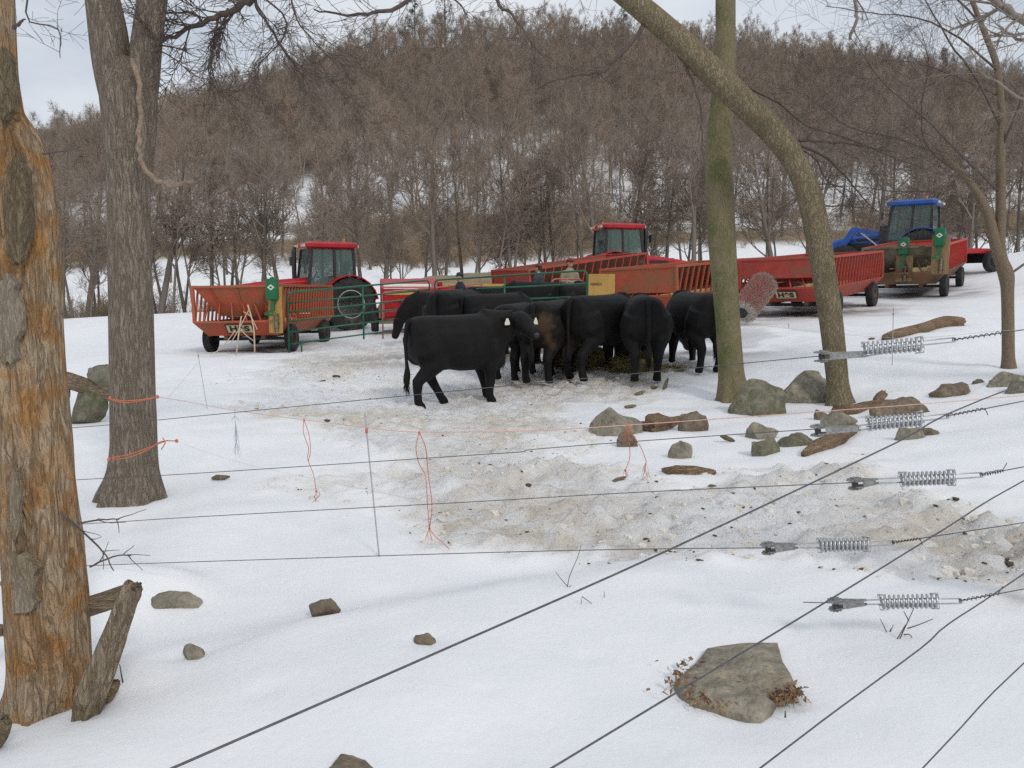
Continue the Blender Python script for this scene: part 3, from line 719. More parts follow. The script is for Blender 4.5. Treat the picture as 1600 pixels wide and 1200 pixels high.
# a tree past the right edge whose limb reaches into the corner
gr = at(1900, 640, 9.0); edge = thing('overhanging_tree', 'pale grey limb of a tree past the right edge crossing the top right corner', 'tree', (gr.x, gr.y, hz(gr.x, gr.y)))
pts, rad = prof_path([(660, 1860, 1940), (500, 1868, 1930), (0, 1870, 1925), (-500, 1880, 1920)], 9.0, 40)
obj('trunk', trunk(MB(), pts, rad, 24, .03, 17, .05), M_ash, edge, smooth=True)
br = MB(); limb(br, rg, pxl([(1890, 190), (1760, 110), (1660, 62), (1600, 28), (1548, -4), (1480, -60)], 9.0), .07, .03, 16, .9); limb(br, rg, pxl([(1890, 60), (1760, 40), (1640, 70), (1590, 60), (1560, 40)], 9.0), .04, .01, 16, .8); limb(br, rg, pxl([(1890, 260), (1700, 200), (1620, 165), (1590, 150), (1530, 110)], 9.0), .03, .008, 14, .8)
obj('branches', br, M_palelimb, edge, smooth=True)

# dead tree at the left edge
rg = random.Random(51); YD = 3.45
M_dead = bark('rotting_wood', (.50, .385, .26), (.11, .066, .036), (.46, .235, .085), 15, .2, .03, .53, c3scale=5.5, c4=(.20, .12, .065), c4pos=.64, c4scale=6)
M_deadbark = bark('grey_bark_slab', (.37, .315, .235), (.14, .11, .075), (.27, .20, .12), 26, .3, .012, .55)
M_oldbark = bark('old_bark', (.24, .19, .12), (.07, .05, .03), (.17, .16, .08), 22, .3, .02)
dead = thing('dead_tree', 'dead trunk at the left edge with peeling bark and orange rotten wood', 'tree', GP(77, 1094))
pts, rad = prof_path([(1112, -2, 152), (1092, 4, 150), (1040, 8, 148), (950, 4, 143), (850, -2, 134), (750, -8, 120), (600, -18, 106), (480, -26, 98), (400, -30, 94), (330, -34, 90), (270, -38, 80), (230, -42, 66), (205, -46, 50), (185, -50, 36), (120, -56, 26), (0, -62, 21), (-200, -70, 12), (-350, -72, 4)], YD, 170)
obj('trunk', trunk(MB(), pts, [r * .93 for r in rad], 96, .05, 22, .12, .05, 5), M_dead, dead, smooth=True)
def slab(pl, name, mat, th=.012, Yf=YD - .02):   # plate of bark lying on the trunk's face: outline in pixels, thickness th
    mb = MB(); n = len(pl); f_, b_ = [], []
    for q in pl:
        yy_ = float(np.interp(-q[1], [-p[0] for p in _dp], [p[1] for p in _dp])); ww_ = float(np.interp(-q[1], [-p[0] for p in _dp], [p[2] for p in _dp]))
        u = np.clip((q[0] - yy_) / ww_, -.97, .97); dY = ww_ / FPX * YD * math.sqrt(1 - u * u)
        p_ = at(q[0], q[1], YD - dY * 1.0 - .006); f_.append(p_ + Vector((rg.uniform(-.002, .002), -th * rg.uniform(.7, 1.2), 0))); b_.append(p_ + Vector((0, .03, 0)))
    cf = sum(f_, Vector()) / n - Vector((0, .006, 0))
    mb.add(f_ + b_ + [cf], [(i, (i + 1) % n, 2 * n) for i in range(n)] + [(i, n + i, n + (i + 1) % n, (i + 1) % n) for i in range(n)])
    return obj(name, mb, mat, dead, smooth=False)
_dp = sorted([(1092, 77, 73), (950, 73, 70), (850, 66, 68), (750, 56, 64), (600, 44, 62), (400, 32, 62), (270, 21, 59), (205, 2, 48), (120, -15, 41), (0, -20, 41)], key=lambda p: -p[0])
def blob(cx, cy, rx_, ry_, n=18):
    return [(cx + rx_ * math.cos(a) * rg.uniform(.62, 1.18), cy + ry_ * math.sin(a) * rg.uniform(.82, 1.1)) for a in [2 * math.pi * i / n for i in range(n)]]
for cx, cy, rx_, ry_, m_ in [(33, 910, 28, 50, M_deadbark), (12, 500, 22, 70, M_deadbark), (25, 790, 9, 60, M_deadbark), (28, 330, 20, 90, M_oldbark), (10, 130, 14, 60, M_oldbark)]:
    slab(blob(cx, cy, rx_, ry_, 26), 'bark_plate', m_)
for pl in ([(22, 44, 3.2), (32, 36, 3.15), (40, 30, 3.15)], [(66, 240, 3.3), (90, 238, 3.3), (123, 231, 3.3)], [(95, 800, 3.35), (150, 850, 3.5), (165, 868, 3.5), (178, 892, 3.5)], [(120, 818, 3.4), (160, 812, 3.45), (186, 812, 3.45)], [(140, 886, 3.4), (175, 870, 3.45), (205, 868, 3.45)]):
    mb = MB(); pp = limb(mb, rg, pxl(pl, 3.3), .009 if pl[0][1] < 100 else .005, .0025, 4 if pl[0][1] > 700 else 0, .12, 1)
    obj('twig', mb, M_limb, dead, smooth=True)

# ------------------------------------------------------------------ fallen wood, stones
M_log = bark('weathered_log', (.34, .27, .19), (.08, .055, .035), (.20, .15, .08), 20, .9, .014)
M_drift = bark('brown_driftwood', (.36, .25, .16), (.09, .055, .035), (.22, .13, .08), 26, .9, .012)
M_logx = bark('weathered_log_lying', (.34, .27, .19), (.08, .055, .035), (.20, .15, .08), 26, 1, .014, stretch=(.2, 1, 1))
M_driftx = bark('brown_driftwood_lying', (.38, .27, .175), (.08, .05, .03), (.22, .13, .08), 30, 1, .014, stretch=(.18, 1, 1))
M_logz = bark('weathered_limb', (.36, .29, .205), (.075, .052, .035), (.22, .17, .09), 22, .16, .016)
def log(name, label, pl, Y, mat, seed, n=18, cat='log', sq=1.0, fis=.16):
    rr = random.Random(seed); gl = Y is None
    if gl: Y = GP(sum(q[0] for q in pl) / len(pl), sum(q[1] for q in pl) / len(pl)).y
    pts = smooth_pl([(GP(q[0], q[1] + q[2] * .6) + Vector((0, 0, q[2] / FPX * Y * .55))) if gl else at(q[0], q[1], q[3] if len(q) > 3 else Y) for q in pl], 6)
    rads = np.interp(np.linspace(0, 1, len(pts)), np.linspace(0, 1, len(pl)), [q[2] for q in pl]) / FPX * Y
    secs = []; m = len(pts)
    for i, p in enumerate(pts):
        d = (pts[min(i + 1, m - 1)] - pts[max(i - 1, 0)]).normalized(); a = d.orthogonal().normalized() if i == 0 else (a - d * a.dot(d)).normalized(); b = d.cross(a)
        th = np.arange(n) * 2 * math.pi / n; k = 1 + fis * 2 * (fbm(th * 2.2 + seed, np.full(n, i * .12), seed, 3) - .5) + .1 * np.sin(th * 5 + seed) * fis / .16
        if i in (0, m - 1): k = k * np.array([rr.uniform(.5, 1.0) for _ in range(n)])
        sh = d * 0
        secs.append([p + (a * math.cos(th[j]) + b * math.sin(th[j])) * float(rads[i] * k[j]) + d * ((rr.uniform(-1, 1) * rads[i] * .5) if i in (0, m - 1) else 0) for j in range(n)])
    base = min((p for p in pts), key=lambda q: q.z)
    o = obj(name, MB().loft(secs), mat, None, smooth=True)
    return tag(o, label, cat)
log('broken_limb', 'split weathered limb leaning on the foot of the dead trunk', [(125, 1142, 15), (140, 1095, 22), (160, 1040, 20), (180, 985, 17), (202, 930, 16), (210, 914, 13)], 3.2, M_logz, 61, 28, 'branch', fis=.3)
log('fallen_log', 'dark fallen log running behind the dead trunk, snow lying on it', [(60, 985, 17), (120, 955, 17), (165, 940, 16), (212, 922, 13)], 3.55, M_logx, 62)
log('log_stub', 'dark stub of wood at the left edge beside the dead trunk', [(-60, 975, 12), (-10, 985, 11), (10, 985, 9)], 3.6, M_logx, 63, cat='log')
log('rotten_stump', 'small rotten stump end in the bottom left corner', [(-60, 1190, 22), (-10, 1155, 16), (8, 1125, 11)], 2.95, M_logx, 64, cat='stump')
log('bark_heap', 'brown bark chunk on the snow at the foot of the dead trunk', [(140, 1092, 14), (165, 1082, 16), (182, 1066, 7)], 3.3, M_driftx, 65, cat='bark')
log('broken_log', 'short broken brown log lying in clean snow beyond the top wire spring', [(1378, 529, 4), (1400, 524, 8), (1440, 514, 9), (1475, 506, 10), (1505, 505, 8)], None, M_driftx, 66, fis=.22)
log('split_log', 'split curved piece of brown wood among the stones below the leaning trunk', [(1255, 708, 4), (1275, 700, 9), (1300, 690, 11), (1325, 672, 10), (1337, 658, 6)], None, M_driftx, 67, fis=.4)
log('driftwood_piece', 'reddish brown weathered wood lying at the foot of the leaning trunk', [(1303, 637, 7), (1330, 638, 9), (1360, 632, 6), (1398, 628, 3)], None, M_driftx, 68, fis=.4, cat='wood')
log('wood_chunk', 'small upright brown wood chip in snow right of the leaning trunk', [(1368, 626, 5), (1376, 620, 7), (1384, 613, 5)], 10.3, M_driftx, 69, cat='wood')
log('layered_wood', 'grey splintered wood lying between two stones below the mossy trunk', [(1012, 665, 14), (1030, 660, 14), (1050, 655, 8), (1074, 648, 3)], None, M_driftx, 70, fis=.45, cat='wood')
log('bark_slab', 'flat brown slab of bark on the snow, front-most of the stone group', [(1036, 727, 3), (1055, 728, 8), (1085, 729, 8), (1118, 727, 3)], None, M_driftx, 71, fis=.4, cat='bark')
log('fallen_log', 'grey fallen trunk on a heap of stones behind the forked tree', [(70, 590, 12), (105, 594, 13), (140, 605, 12), (178, 618, 10)], 9.9, M_logx, 72)
for i, (px, py, L_, a, lb) in enumerate([(1000, 612, 9, 20, 'dark stick in snow left of the mossy trunk, nearest the hay'), (1040, 606, 10, 70, 'short dark upright stick in snow left of the mossy trunk'), (985, 631, 10, 5, 'small flat dark stick above the large stone'), (1024, 604, 8, -15, 'small dark wood scrap beside the upright stick'),
                                     (345, 746, 14, 5, 'flat grey wood scrap on snow beside the forked trunk'), (968, 739, 12, 20, 'dark wood scrap hanging below the orange tassel'), (1137, 687, 13, -25, 'dark crooked root piece in snow among the stones'), (1113, 748, 7, 0, 'small dark clod right of the bark slab'), (1362, 531, 6, 5, 'small dark chip at the thin end of the broken log')]):
    p = GP(px, py); rr = random.Random(500 + i); l = L_ / FPX * p.y
    d = Vector((math.cos(R(a)), .2, math.sin(R(a)) * .8)).normalized(); c_ = p + Vector((0, 0, l * .28 + abs(d.z) * l * .5))
    tag(obj('wood_scrap', MB().tube([c_ - d * l, c_ - d * l * .4 + rnd_dir(rr) * l * .1, c_ + d * l * .4, c_ + d * l], [l * .15, l * .32, l * .28, l * .1], 7), M_log, None, smooth=True), lb, 'wood')

M_rock = mk('field_stone', (.36, .32, .25), (.15, .13, .10), 9, .9, 1.0, 26, c3=(.13, .13, .075), c3pos=.6, c3scale=4)
M_rockmoss = mk('mossy_stone', (.26, .235, .17), (.10, .095, .065), 9, .9, 1.0, 26, c3=(.10, .11, .05), c3pos=.56, c3scale=6)
M_rockbrown = mk('brown_stone', (.31, .245, .175), (.11, .085, .06), 9, .9, 1.0, 26, c3=(.12, .085, .055), c3pos=.55, c3scale=4)
def rock_mesh(a, b, c, seed, cuts=16, sub=4, peak=None):
    rr = random.Random(seed); bm = bmesh.new(); bmesh.ops.create_icosphere(bm, subdivisions=sub, radius=1)
    pl = [(rnd_dir(rr), rr.uniform(.50, .86)) for _ in range(cuts)] + [(Vector((rr.uniform(-.3, .3), rr.uniform(-.3, .1), 1)).normalized(), .62)]
    for v in bm.verts:
        p = v.co.copy()
        for n_, d_ in pl:
            e = p.dot(n_) - d_
            if e > 0: p -= n_ * e
        q = mnoise.noise(p * 2.1 + Vector((seed, 0, 0))) * .12 + mnoise.noise(p * 6 + Vector((seed, 3, 0))) * .05 + mnoise.noise(p * 14 + Vector((seed, 7, 0))) * .02
        p *= 1 + q
        if peak: p.x += peak * max(0, p.z) 
        v.co = Vector((p.x * a, p.y * b, p.z * c))
    me = bpy.data.meshes.new('stone'); bm.to_mesh(me); bm.free(); smooth_by_angle(me, 28); return me
def rock(label, x0, y0, x1, y1, mat, seed, Y=None, peak=None, depth=.8, name='stone', rotz=0, tilt=0):
    base = GP((x0 + x1) / 2, y1 - (y1 - y0) * .36)
    if Y: base = Vector((at((x0 + x1) / 2, y1, Y).x, Y, 0)); base.z = gz(base.x, Y)
    D = base.y; wd = (x1 - x0) / FPX * D; hh = (y1 - y0) / FPX * D
    c = hh * 1.35; o = obj(name, rock_mesh(wd * .56, wd * .5 * depth, c, seed, peak=peak), mat)
    top = at((x0 + x1) / 2, y0, D)
    o.location = (base.x, D, top.z - c * .64); o.rotation_euler = (0, tilt, rotz)
    return tag(o, label, 'stone')
for i, a in enumerate([
    ('large grey stone with flat top, left-most of the stone group', 913, 642, 1003, 693, M_rock), ('small stone at the foot of the large grey flat-topped stone', 965, 677, 999, 698, M_rockbrown),
    ('brown angular stone right of the splintered wood', 1056, 648, 1111, 680, M_rockbrown), ('dark mossy boulder at the foot of the mossy trunk', 1142, 607, 1233, 658, M_rockmoss),
    ('tall pointed tan boulder between the mossy and leaning trunks', 1203, 583, 1292, 640, M_rock, .25), ('small flat grey stone below the dark mossy boulder', 1167, 664, 1218, 686, M_rock),
    ('round mossy stone, front-most of the three below the mossy boulder', 1168, 687, 1218, 714, M_rockmoss), ('rounded grey-green stone beside the split curved wood', 1216, 675, 1270, 702, M_rockmoss),
    ('tiny brown stone above the second wire ratchet', 1272, 641, 1293, 656, M_rockbrown), ('half-buried grey stone just behind the second wire ratchet', 1283, 647, 1337, 668, M_rock),
    ('wide brown stone behind the second wire spring', 1366, 625, 1457, 658, M_rockbrown), ('mottled stone where the diagonal wire meets the snow', 1387, 669, 1442, 696, M_rock), ('small brown stone touching the mottled stone', 1437, 669, 1466, 688, M_rockbrown),
    ('long low brown stone left of the thin tree foot', 1458, 601, 1526, 626, M_rockbrown), ('small dark stone beside the long low brown stone', 1519, 591, 1542, 606, M_rockmoss), ('large rounded stone at the right edge below the thin tree', 1541, 584, 1625, 616, M_rock), ('green mossy stone cut by the right edge', 1576, 598, 1640, 619, M_rockmoss),
    ('slanting slab of stone above the bark slab', 1043, 692, 1087, 719, M_rock, .3), ('small flat tan stone in clean snow left of centre', 485, 937, 538, 954, M_rockbrown), ('small half-buried stone in clean snow below centre', 645, 991, 685, 1011, M_rockbrown), ('grey broken stone in clean snow near the leaning broken limb', 282, 1006, 326, 1029, M_rock),
    ('dark stone poking from the snow mound behind the dead trunk', 250, 898, 292, 917, M_rockbrown), ('thin grey slab under the snow mound behind the dead trunk', 225, 928, 312, 947, M_rock), ('stone top at the bottom edge of the view', 498, 1191, 602, 1214, M_rockbrown),
    ('mossy stone under the fallen trunk behind the forked tree', 108, 606, 165, 640, M_rockmoss), ('round stone under the fallen trunk, left one', 70, 600, 112, 638, M_rock), ('flat stone on top of the fallen trunk heap', 140, 571, 178, 592, M_rock), ('low stone in snow below the fallen trunk heap', 119, 639, 158, 656, M_rock)]):
    rock(a[0], *a[1:5], a[5], 900 + i, peak=(a[6] if len(a) > 6 else None), Y=(9.9 if 'fallen trunk' in a[0] and 'below' not in a[0] else None))
# the big flat rock in front, with dead leaves caught against it
def flat_rock():
    outl = [(1052, 1072), (1068, 1058), (1086, 1040), (1104, 1024), (1125, 1015), (1160, 1013), (1195, 1014), (1215, 1016), (1224, 1035), (1236, 1062), (1247, 1082), (1240, 1094), (1214, 1098), (1206, 1112), (1190, 1121), (1170, 1118), (1140, 1110), (1112, 1103), (1085, 1098), (1062, 1088)]
    n = len(outl); top, bot = [], []; rr = random.Random(77)
    for q in outl:
        p = GP(*q); top.append(p + Vector((0, 0, .012 + .012 * rr.random()))); bot.append(p + Vector((0, 0, -.15)))
    c_ = sum(top, Vector()) / n; mb = MB(); rings = []
    for k, (s, dz) in enumerate([(1, -.02), (.985, .006), (.9, .018), (.7, .026), (.45, .03), (.2, .028)]):
        rings.append([c_ + (p - c_) * s + Vector((0, 0, dz + (p.z - c_.z) * (1 - s) * .2 + .018 * (mnoise.noise(Vector(p) * 9 + Vector((k, 0, 0)))))) for p in top])
    mb.loft([bot] + rings)
    t = thing('flat_rock', 'large flat lichen-spotted rock bare of snow in the right foreground', 'rock', GP(1150, 1070))
    m = mk('lichen_rock', (.37, .33, .26), (.17, .145, .11), 13, .9, 1.0, 30, c3=(.36, .29, .15), c3pos=.62, c3scale=7)
    r_ = obj('rock_body', mb, m); smooth_by_angle(r_.data, 35); r_.parent = t; r_.matrix_parent_inverse = Matrix.Translation(-t.location)
    return t
FR = flat_rock()
leaf = MB(); rr = random.Random(78)
for k in range(620):
    if k % 2: px, py = rr.gauss(1226, 13), rr.gauss(1093, 6)
    elif k % 4: px, py = rr.gauss(1080, 20), rr.gauss(1068, 14)
    else: px, py = rr.gauss(1110, 20), rr.gauss(1092, 8)
    p = GP(px, py) + Vector((0, 0, rr.uniform(.02, .05))); a = rnd_dir(rr) * rr.uniform(.008, .022); b = rnd_dir(rr) * rr.uniform(.006, .014); leaf.add([p - a, p + b * .7 + Vector((0, 0, .004)), p + a, p - b], [(0, 1, 2, 3)])
o = obj('dead_leaves', leaf, mk('dead_leaf', (.36, .23, .13), (.15, .09, .05), 40, .9)); kind(o, 'stuff'); tag(o, 'dead brown leaves caught against the flat rock', 'leaves')
# fix: things whose parts were modelled in place
for t_ in [ash, lean, thin, edge, dead] + [o_ for o_ in C.objects if o_.name.startswith('mossy_tree')]:
    for ch in t_.children: ch.matrix_parent_inverse = Matrix.Translation(-t_.location)
# dry sprouts in the snow
def sprout(label, pls, Y, r=.0025):
    mb = MB(); rr = random.Random(len(label)); 
    for pl in pls: mb.tube(smooth_pl([at(q[0], q[1], Y) for q in pl], 3), [r * (1 - .5 * i / (len(pl) * 3 - 3)) for i in range(len(pl) * 3 - 2)], 5)
    tag(obj('dry_sprout', mb, M_limb, smooth=True), label, 'twig')
Yq = GP(885, 922).y; sprout('tall curved dry sprout in snow, above the long diagonal wire', [[(886, 922), (890, 900), (902, 872), (908, 852)], [(886, 915), (876, 904), (868, 893)], [(886, 920), (879, 923), (877, 925)], [(888, 918), (893, 914)]], Yq)
Yq = GP(907, 948).y; sprout('bent dry stem like an upturned V in the snow', [[(908, 950), (908, 934)], [(909, 932), (929, 946)]], Yq)
Yq = GP(944, 938).y; sprout('single short dry stub in the snow right of the bent stem', [[(944, 938), (944, 924)]], Yq)
Yq = GP(1402, 1006).y; sprout('branched reddish dry sprout under the lowest wire spring', [[(1402, 1007), (1412, 985), (1420, 968), (1428, 950)], [(1400, 1002), (1415, 976)], [(1418, 982), (1436, 976), (1458, 967)], [(1412, 992), (1422, 992), (1429, 1005)], [(1420, 970), (1412, 955)]], Yq, .003)
sprout('small forked dry sprout left of the reddish sprout', [[(1388, 994), (1380, 976), (1375, 967)], [(1388, 994), (1392, 982)], [(1390, 990), (1396, 976)]], GP(1388, 995).y)
sprout('tiny stub sticking from snow in front of the flat rock', [[(1227, 1121), (1227, 1111)]], GP(1227, 1121).y, .004)
sprout('thin dark twig standing in snow beside the leaning broken limb', [[(192, 1066), (189, 1050), (187, 1038)]], GP(192, 1068).y, .004)
# ------------------------------------------------------------------ farm machinery
def lathe(mb, prof, n=24, axis='x', cx=0, c=(0, 0, 0)):      # prof: (axial, radius)
    secs = []
    for a_, r_ in prof:
        ring = []
        for k in range(n):
            t = 2 * math.pi * k / n
            p = (a_, r_ * math.cos(t), r_ * math.sin(t)) if axis == 'x' else (r_ * math.cos(t), a_, r_ * math.sin(t))
            ring.append(Vector(c) + Vector(p))
        secs.append(ring)
    return mb.loft(secs)
def paint(name, c, rust=(.16, .07, .035), pos=.6, rough=.45, c3scale=2.0):
    return mk(name, c, tuple(x * .72 for x in c), 3, rough, .12, 30, c3=rust, c3pos=pos, c3scale=c3scale, spec=.4)
M_redA = paint('faded_orange_red_paint', (.46, .085, .04), (.27, .10, .045), .50, .6)
M_redB = paint('red_wagon_paint', (.44, .032, .022), (.22, .07, .035), .62, .5)
M_redC = paint('bright_red_paint', (.42, .055, .038), (.22, .085, .05), .56, .6)
M_hop = paint('stained_shaded_hopper_paint', (.25, .055, .03), (.12, .06, .035), .48, .7)  # dirt-stained red, darkened to paint in the shaded inside behind the slats
M_redT = paint('tractor_red_paint', (.42, .012, .018), (.16, .03, .025), .72, .32)
M_blue = paint('tractor_blue_paint', (.02, .10, .40), (.05, .07, .12), .72, .35)
M_brown = paint('rusty_brown_steel', (.22, .12, .065), (.10, .06, .035), .5, .8)
M_weath = paint('weathered_grey_green_board', (.20, .175, .11), (.10, .08, .05), .5, .9)
M_tyre = mk('tyre_rubber', (.030, .030, .032), (.016, .016, .017), 6, .85, .3, 40, c3=(.09, .075, .06), c3pos=.62)
M_rim = mk('rusty_rim', (.25, .17, .09), (.13, .08, .045), 8, .7)
M_rimr = mk('silver_rim', (.45, .45, .43), (.30, .28, .25), 8, .5)
M_dark = mk('black_steel', (.025, .025, .027), (.015, .015, .016), 8, .5)
M_steel = mk('galvanised', (.52, .53, .54), (.36, .37, .38), 30, .42, metal=.85)
M_green = paint('green_gate_paint', (.015, .13, .065), (.06, .10, .06), .68, .4)
M_greenT = paint('green_tank_paint', (.012, .14, .055), (.03, .07, .03), .75, .4)
M_ply = mk('yellow_plywood', (.50, .31, .085), (.36, .21, .06), 4, .8, .2, 30, c3=(.20, .12, .05), c3pos=.64, stretch=(1, 1, .3))
M_plank = mk('bare_plank', (.33, .22, .115), (.20, .13, .07), 5, .85, .3, 30, stretch=(1, 1, .2))
M_white = mk('off_white_paint', (.72, .70, .64), (.55, .53, .47), 12, .6)
M_cream = mk('cream_plate', (.66, .55, .34), (.45, .36, .2), 10, .6)
M_straw = mk('straw', (.44, .34, .17), (.24, .175, .08), 14, .9, .8, 40)
M_hay = mk('hay', (.20, .165, .065), (.09, .075, .032), 16, .95, 1.0, 50)
def glass_mat():
    m = bpy.data.materials.new('tinted_cab_glass'); m.use_nodes = True; b = m.node_tree.nodes['Principled BSDF']
    b.inputs['Base Color'].default_value = (.10, .17, .15, 1); b.inputs['Roughness'].default_value = .05; b.inputs['Alpha'].default_value = .38; b.inputs['Specular IOR Level'].default_value = .6; return m
M_glass = glass_mat()
def text_mesh(s, size, depth=.004, bold=.0):
    cu = bpy.data.curves.new('lettering', 'FONT'); cu.body = s; cu.size = size; cu.extrude = depth; cu.offset = bold; cu.align_x = 'CENTER'; cu.align_y = 'CENTER'
    o = bpy.data.objects.new('lettering', cu); C.objects.link(o); dg = bpy.context.evaluated_depsgraph_get()
    me = bpy.data.meshes.new_from_object(o.evaluated_get(dg)); bpy.data.objects.remove(o); bpy.data.curves.remove(cu); me.materials.clear(); return me
def wheel(parent, x, y, r, wd, mat_rim, lugs=0, axis='x', out=1):
    # axis of the axle along local x or y
    ty = MB(); pr = [(-wd * .36, r * .55), (-wd * .5, r * .68), (-wd * .48, r * .9), (-wd * .38, r * .985), (0, r), (wd * .38, r * .985), (wd * .48, r * .9), (wd * .5, r * .68), (wd * .36, r * .55)]
    lathe(ty, pr, 32, axis)
    for k in range(lugs):
        for s in (-1, 1):
            t = 2 * math.pi * (k + (.5 if s > 0 else 0)) / lugs; t2 = t + .30
            a = (s * wd * .02, r * .985 * math.cos(t), r * .985 * math.sin(t)); b = (s * wd * .47, r * .95 * math.cos(t2), r * .95 * math.sin(t2))
            if axis == 'y': a = (a[1], a[0], a[2]); b = (b[1], b[0], b[2])
            ty.bar(a, b, r * .06, r * .10, up=(0, math.cos(t), math.sin(t)) if axis == 'x' else (math.cos(t), 0, math.sin(t)))
    t_ = obj('wheel', ty, M_tyre, parent, (x, y, r)); smooth_by_angle(t_.data, 40)
    rm = MB(); o = out * wd * .36
    lathe(rm, [(-wd * .34, r * .54), (-wd * .2, r * .5), (out * wd * .12, r * .30), (out * wd * .22, r * .12), (out * wd * .30, r * .10), (out * wd * .30, 0.002)] if out > 0 else [(wd * .34, r * .54), (wd * .2, r * .5), (-wd * .12, r * .30), (-wd * .22, r * .12), (-wd * .30, r * .10), (-wd * .30, .002)], 24, axis)
    rb = MB(); lathe(rb, [(o * 1.0, r * .56), (o * 1.05, r * .52), (o * .6, r * .47), (o * .2, r * .44), (o * .2, r * .02)], 24, axis)
    rr_ = obj('rim', rb, mat_rim, t_, smooth=True)
    hb = MB(); lathe(hb, [(o * .15, r * .18), (o * .7, r * .16), (o * .85, r * .08), (o * .85, .002)], 12, axis); obj('hub', hb, mat_rim, t_)
    return t_
def slab4(mb, a, b, c, d, th):          # plate through four corners, given thickness
    a, b, c, d = map(Vector, (a, b, c, d)); n = (b - a).cross(d - a).normalized() * th
    return mb.hexa([a, b, c, d, a + n, b + n, c + n, d + n])

def feeder_wagon(label, NR, th, L=5.4, W=2.4, Hh=1.72, paint_=M_redB, end_paint=None, tray_paint=None, sign=True, group='hay feeder wagons', side_solid=0.0, nbar=18, end_solid=0.0):
    th = R(th); hw = W / 2; cx, cy = NR[0] - hw * math.cos(th), NR[1] + hw * math.sin(th)
    zs = [hz(cx + s * math.cos(th) + t * math.sin(th), cy - s * math.sin(th) + t * math.cos(th)) for s, t in ((-1, .9), (1, .9), (-1, L - .9), (1, L - .9))]
    pitch = math.atan2((zs[2] + zs[3] - zs[0] - zs[1]) / 2, L - 1.8); roll = math.atan2((zs[1] + zs[3] - zs[0] - zs[2]) / 2, 2)
    z0 = (zs[0] + zs[1]) / 2 - math.tan(pitch) * .9
    t = thing('feeder_wagon', label, 'wagon', (cx, cy, z0 - .03), group=group)
    t.rotation_euler = (Matrix.Rotation(-th, 3, 'Z') @ Matrix.Rotation(pitch, 3, 'X') @ Matrix.Rotation(-roll, 3, 'Y')).to_euler()
    ep = end_paint or paint_; tp = tray_paint or paint_
    zt, zb, hb = .86, .48, hw - .30       # tray rim and floor, half width of the floor
    obj('floor', MB().box(-hb, hb, .28, L - .28, zb, zb + .03), tp, t)
    for s in (-1, 1):
        obj('tray_side', slab4(MB(), (s * hb, .28, zb), (s * hb, L - .28, zb), (s * hw, L, zt), (s * hw, 0, zt), .025 * s), tp, t)
        obj('top_rail', MB().bar((s * (hw - .02), 0, Hh), (s * (hw - .02), L, Hh), .07, .07), paint_, t, bevel=.008)
        obj('hopper_panel', slab4(MB(), (s * (hw - .08), .06, Hh - .03), (s * (hw - .08), L - .06, Hh - .03), (s * .42, L - .5, .95), (s * .42, .5, .95), .02), M_hop, t)
        if side_solid: obj('side_panel', MB().box(*sorted((s * (hw - .055), s * (hw - .035))), .05, L - .05, Hh - side_solid, Hh - .035), paint_, t)
        bar_me = MB().bar((0, 0, zt - .01), (0, .30, Hh - .03), .032, .05, up=(1, 0, 0)).mesh('slat'); bar_me.materials.append(paint_)
        for k in range(nbar): obj('slat', bar_me, None, t, (s * (hw - .02), .06 + (L - .46) * k / (nbar - 1), 0))
    for e in (0, 1):
        y_ = 0 if e == 0 else L; sg = 1 if e == 0 else -1; q = tp if e == 0 else paint_
        obj('tray_end', slab4(MB(), (-hb, y_ + sg * .28, zb), (hb, y_ + sg * .28, zb), (hw, y_, zt), (-hw, y_, zt), .025 * (-sg)), q, t)
        obj('tray_rim', MB().bar((-hw, y_, zt), (hw, y_, zt), .05, .05), q, t)
        obj('end_rail', MB().bar((-hw, y_ + sg * .02, Hh - .002), (hw, y_ + sg * .02, Hh - .002), .066, .066), ep if e == 0 else paint_, t, bevel=.008)
        obj('end_panel', slab4(MB(), (-hw + .05, y_ + sg * .04, Hh - .035), (hw - .05, y_ + sg * .04, Hh - .035), (hw - .55, y_ + sg * .42, 1.0), (-hw + .55, y_ + sg * .42, 1.0), .018), ep if e == 0 else paint_, t)
        for k in range(3):
            x_ = -.6 + .6 * k; obj('panel_rib', MB().bar((x_ * 1.2, y_ + sg * .03, Hh - .06), (x_ * .85, y_ + sg * .41, 1.02), .04, .03), ep if e == 0 else paint_, t)
        if end_solid and e == 0: obj('end_sheet', MB().box(-hw + .03, hw - .03, .005, .02, Hh - end_solid, Hh - .036), ep, t)
        for k in range(6):
            x_ = -hw + .16 + (2 * hw - .5) * k / 5; obj('end_bar', MB().bar((x_ + .12, y_ + sg * .01, zt), (x_ * .8 - .04, y_ + sg * .24, 1.34), .03, .035), q, t)
        for s in (-1, 1): obj('corner_post', MB().box(s * (hw - .02) - .04, s * (hw - .02) + .04, y_ + sg * .02 - .04, y_ + sg * .02 + .04, zt - .02, Hh + .03), ep if e == 0 else paint_, t, bevel=.008)
    for x_ in (-.5, .5): obj('frame_beam', MB().box(x_ - .05, x_ + .05, .35, L - .35, .38, .475), M_brown, t)
    for y_ in (.85, L - .85): obj('axle', MB().bar((-1.0, y_, .36), (1.0, y_, .36), .08), M_dark, t)
    obj('tongue', MB().bar((0, L - .3, .42), (0, L + 1.5, .36), .09), M_brown, t)
    for y_ in (.85, L - .85):
        for s in (-1, 1): wheel(t, s * (hw - .08), y_, .365, .22, M_rim, 0, 'x', s)
    fd = MB(); rr = random.Random(int(NR[0] * 10) + 3)
    gxn, gyn = 14, 40; vs = []
